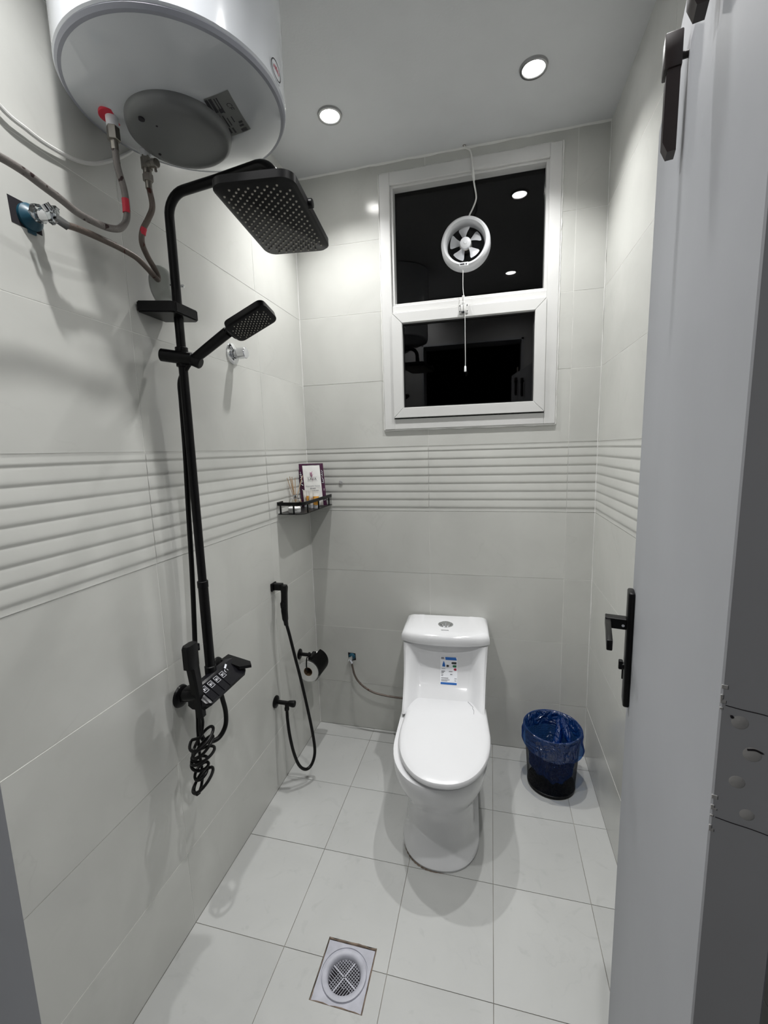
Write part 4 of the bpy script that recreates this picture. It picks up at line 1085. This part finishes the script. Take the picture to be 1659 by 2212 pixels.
# toilet supply valve and hose
ts = thing('toilet_supply', (.19, 0, .38), 'chrome wall valve and braided hose feeding the toilet cistern', 'valve')
mb = MB(); mb.prism([(.172, -.0006, .410), (.212, -.0006, .408), (.214, -.0006, .372), (.190, -.0006, .366), (.174, -.0006, .374)], (0, .001, 0)); mb.build('wall_cutout', DARK, ts)
mb = MB(); mb.lathe([(.017, 0), (.017, .005), (.012, .009), (.008, .011)], (.194, 0, .391), (0, -1, 0), 24); mb.build('teal_plug', BLUEP, ts)
mb = MB(); mb.cyl((.194, -.008, .391), (.194, -.034, .389), .008, n=16); mb.cyl((.194, -.028, .392), (.194, -.040, .388), .0105, n=14, bev=.0015); mb.cyl((.195, -.036, .386), (.206, -.040, .372), .0075, n=6); mb.build('valve_body', CHROME, ts)
mb = MB(); mb.tube([(.204, -.040, .374), (.210, -.042, .345), (.218, -.044, .315), (.235, -.045, .285), (.268, -.046, .255), (.315, -.046, .232), (.37, -.045, .222), (.43, -.045, .218), (.480, -.047, .219), (.497, -.050, .220)], .0052, 10, 7); mb.build('braided_hose', BRAIDB, ts)

# ------------------------------------------------------------------ WASTE BIN
bc = Vector((1.138, -.198, 0)); 
wb = thing('waste_bin', bc, 'round black wire mesh waste bin in the back right corner', 'bin')
def binr(z): return .094 + .018*z/.26
tilt = lambda a: .006*math.sin(a) 
nu, nv_ = 120, 56
bm = bmesh.new(); V = [[bm.verts.new((bc.x + binr(.012+.248*j/nv_)*math.cos(2*math.pi*i/nu), bc.y + binr(.012+.248*j/nv_)*math.sin(2*math.pi*i/nu), .012+.248*j/nv_)) for i in range(nu)] for j in range(nv_+1)]
for j in range(nv_):
    for i in range(nu): bm.faces.new((V[j][i], V[j][(i+1)%nu], V[j+1][(i+1)%nu], V[j+1][i]))
bmesh.ops.wireframe(bm, faces=bm.faces[:], thickness=.0026, use_replace=True, use_even_offset=False)
mb = MB(); mb.bm.free(); mb.bm = bm; msh = mb.build('mesh_wall', BLACK, wb, flip=False, ang=180); msh['kind'] = 'stuff'
mb = MB(); mb.lathe([(0, .001), (.094, .001), (.0965, .004), (.0965, .014), (.095, .015), (.093, .006), (0, .005)], bc, n=56); mb.build('base_pan', BLACK, wb)
mb = MB(); P = [(bc.x + .1125*math.cos(2*math.pi*k/48), bc.y + .1125*math.sin(2*math.pi*k/48), .262) for k in range(48)]
rings = []
for k in range(48):
    a = 2*math.pi*k/48; rings.append([(bc.x + (.1125 + .0035*math.cos(b))*math.cos(a), bc.y + (.1125 + .0035*math.cos(b))*math.sin(a), .262 + .0035*math.sin(b)) for b in [2*math.pi*q/8 for q in range(8)]])
mb.loft(rings + [rings[0]], False, False); mb.build('rim_wire', BLACK, wb)
lin = thing('bin_liner', bc + Vector((0,0,.02)), 'thin translucent blue bag lining the black mesh bin', 'bag')
def ns(a, z, s): return math.sin(3*a+11*z+s) * .5 + math.sin(7*a-23*z+2*s)*.3 + math.sin(13*a+40*z+s*3)*.2
rings = []
nA = 144
for z, r, j, s in ((.195, .1190, .0032, 0), (.205, .1225, .0045, .8), (.218, .1205, .0045, 1.9), (.232, .1210, .0040, 3.1), (.248, .1190, .0028, 4.4), (.262, .1180, .001, 4), (.2675, .1150, .0006, 4), (.2675, .1105, .0008, 4), (.258, .1050, .002, 5), (.235, .0985, .005, 6), (.20, .0955, .007, 7), (.16, .091, .009, 8), (.12, .090, .007, 9), (.085, .084, .010, 10), (.058, .066, .013, 11), (.035, .015, .004, 12)):
    ring_ = []
    for k in range(nA):
        a = 2*math.pi*k/nA
        zz = z
        if z < .21 and r > .115: zz = z - .020*max(0, math.sin(a*1.0 - 3.9)) - .006*ns(a, .1, 1)
        if r < .10: zz = z + .010*ns(a, z*.3, 2)*(1 if z < .2 else .3)
        rr_ = r + j*ns(a, z, s)
        ring_.append((bc.x + rr_*math.cos(a), bc.y + rr_*math.sin(a), max(.022, zz)))
    rings.append(ring_)
mb = MB(); mb.loft(rings, False, True); mb.build('bag_film', FILM, lin, flip=False, ang=180)
mb = MB()
for (x0, y0, z0), (x1, y1, z1), (x2, y2, z2) in (((1.175, -.120, .250), (1.165, -.175, .20), (1.125, -.225, .13)), ((1.185, -.130, .262), (1.195, -.17, .24), (1.205, -.215, .205))):
    mb.tube([(x0, y0, z0), (x1, y1, z1), (x2, y2, z2)], .012, 8, 5, rfun=lambda t: .007 + .010*math.sin(math.pi*t))
mb.build('bunched_fold', FILM, lin, ang=180)

# ------------------------------------------------------------------ FLOOR DRAIN
dc = Vector((.494, -1.045, 0))
fd = thing('floor_drain', (dc.x, dc.y, -.03), 'square white plastic floor drain with a lattice grate, rust stained edges', 'drain')
mb = MB(); q = 48; outer = []
x0, x1, y0, y1 = DRAIN
for k in range(q):
    a = 2*math.pi*k/q; c, s = math.cos(a), math.sin(a); m_ = max(abs(c), abs(s))
    outer.append((dc.x + c/m_*((x1-x0)/2-.004), dc.y + s/m_*((y1-y0)/2-.004)))
def cir(r, z): return [(dc.x + r*math.cos(2*math.pi*k/q), dc.y + r*math.sin(2*math.pi*k/q), z) for k in range(q)]
mb.loft([[(a, b, -.012) for a, b in outer], [(a, b, -.0022) for a, b in outer], cir(.0660, -.0024), cir(.0655, -.0050), cir(.0630, -.0050), cir(.0615, -.0005), cir(.056, .0012), cir(.049, -.001), cir(.0455, -.005), cir(.0435, -.020), cir(.0435, -.03)], False, False)
mb.build('drain_frame', DRAINW, fd)
mb = MB(); mb.lathe([(0, -.028), (.0445, -.028)], (dc.x, dc.y, 0), n=24); mb.build('drain_well', DARK, fd)
mb = MB(); ga = math.radians(-28); gz = -.012; ng = 6
for k in range(-6, 7):
    u = k*.0062; L_ = math.sqrt(max(0, .0425**2-u*u)); wd = .0017 if k == 0 else .00055
    if L_ < .006: continue
    for dirv in ((math.cos(ga), math.sin(ga)), (-math.sin(ga), math.cos(ga))):
        nx_, ny_ = -dirv[1], dirv[0]
        a, b = (-L_, L_)
        if dirv[0] > .5 and k <= -3: b = L_*(.15 if k < -3 else .5)
        elif dirv[0] < .5 and k >= 4: a = -L_*.1
        p = [(dc.x + dirv[0]*t + nx_*(u+w2), dc.y + dirv[1]*t + ny_*(u+w2)) for t, w2 in ((a,-wd),(b,-wd),(b,wd),(a,wd))]
        mb.prism([(X, Y, gz-.0015) for X, Y in p], (0, 0, .0015 + (.001 if k == 0 else 0)))
mb.build('lattice_grate', DRAINW, fd)
mb = MB()
def smear(p0, p1, r):
    pts_ = [Vector(p0).lerp(Vector(p1), t/8) + Vector((R_.uniform(-.001,.001), R_.uniform(-.001,.001), 0)) for t in range(9)]
    mb.tube(pts_, r, 5, 0, rfun=lambda t: r*(.35 + R_.random()))
zs = -.0022
smear((x0+.002, y0+.002, zs), (x1-.002, y0+.002, zs), .0022); smear((x0+.002, y1-.002, zs), (x1-.002, y1-.002, zs), .0030); smear((x1-.002, y0, zs), (x1-.002, y1, zs), .0026); smear((x0+.002, y0, zs), (x0+.002, y1, zs), .0018)
mb.build('stained_joint', STAIN, fd)
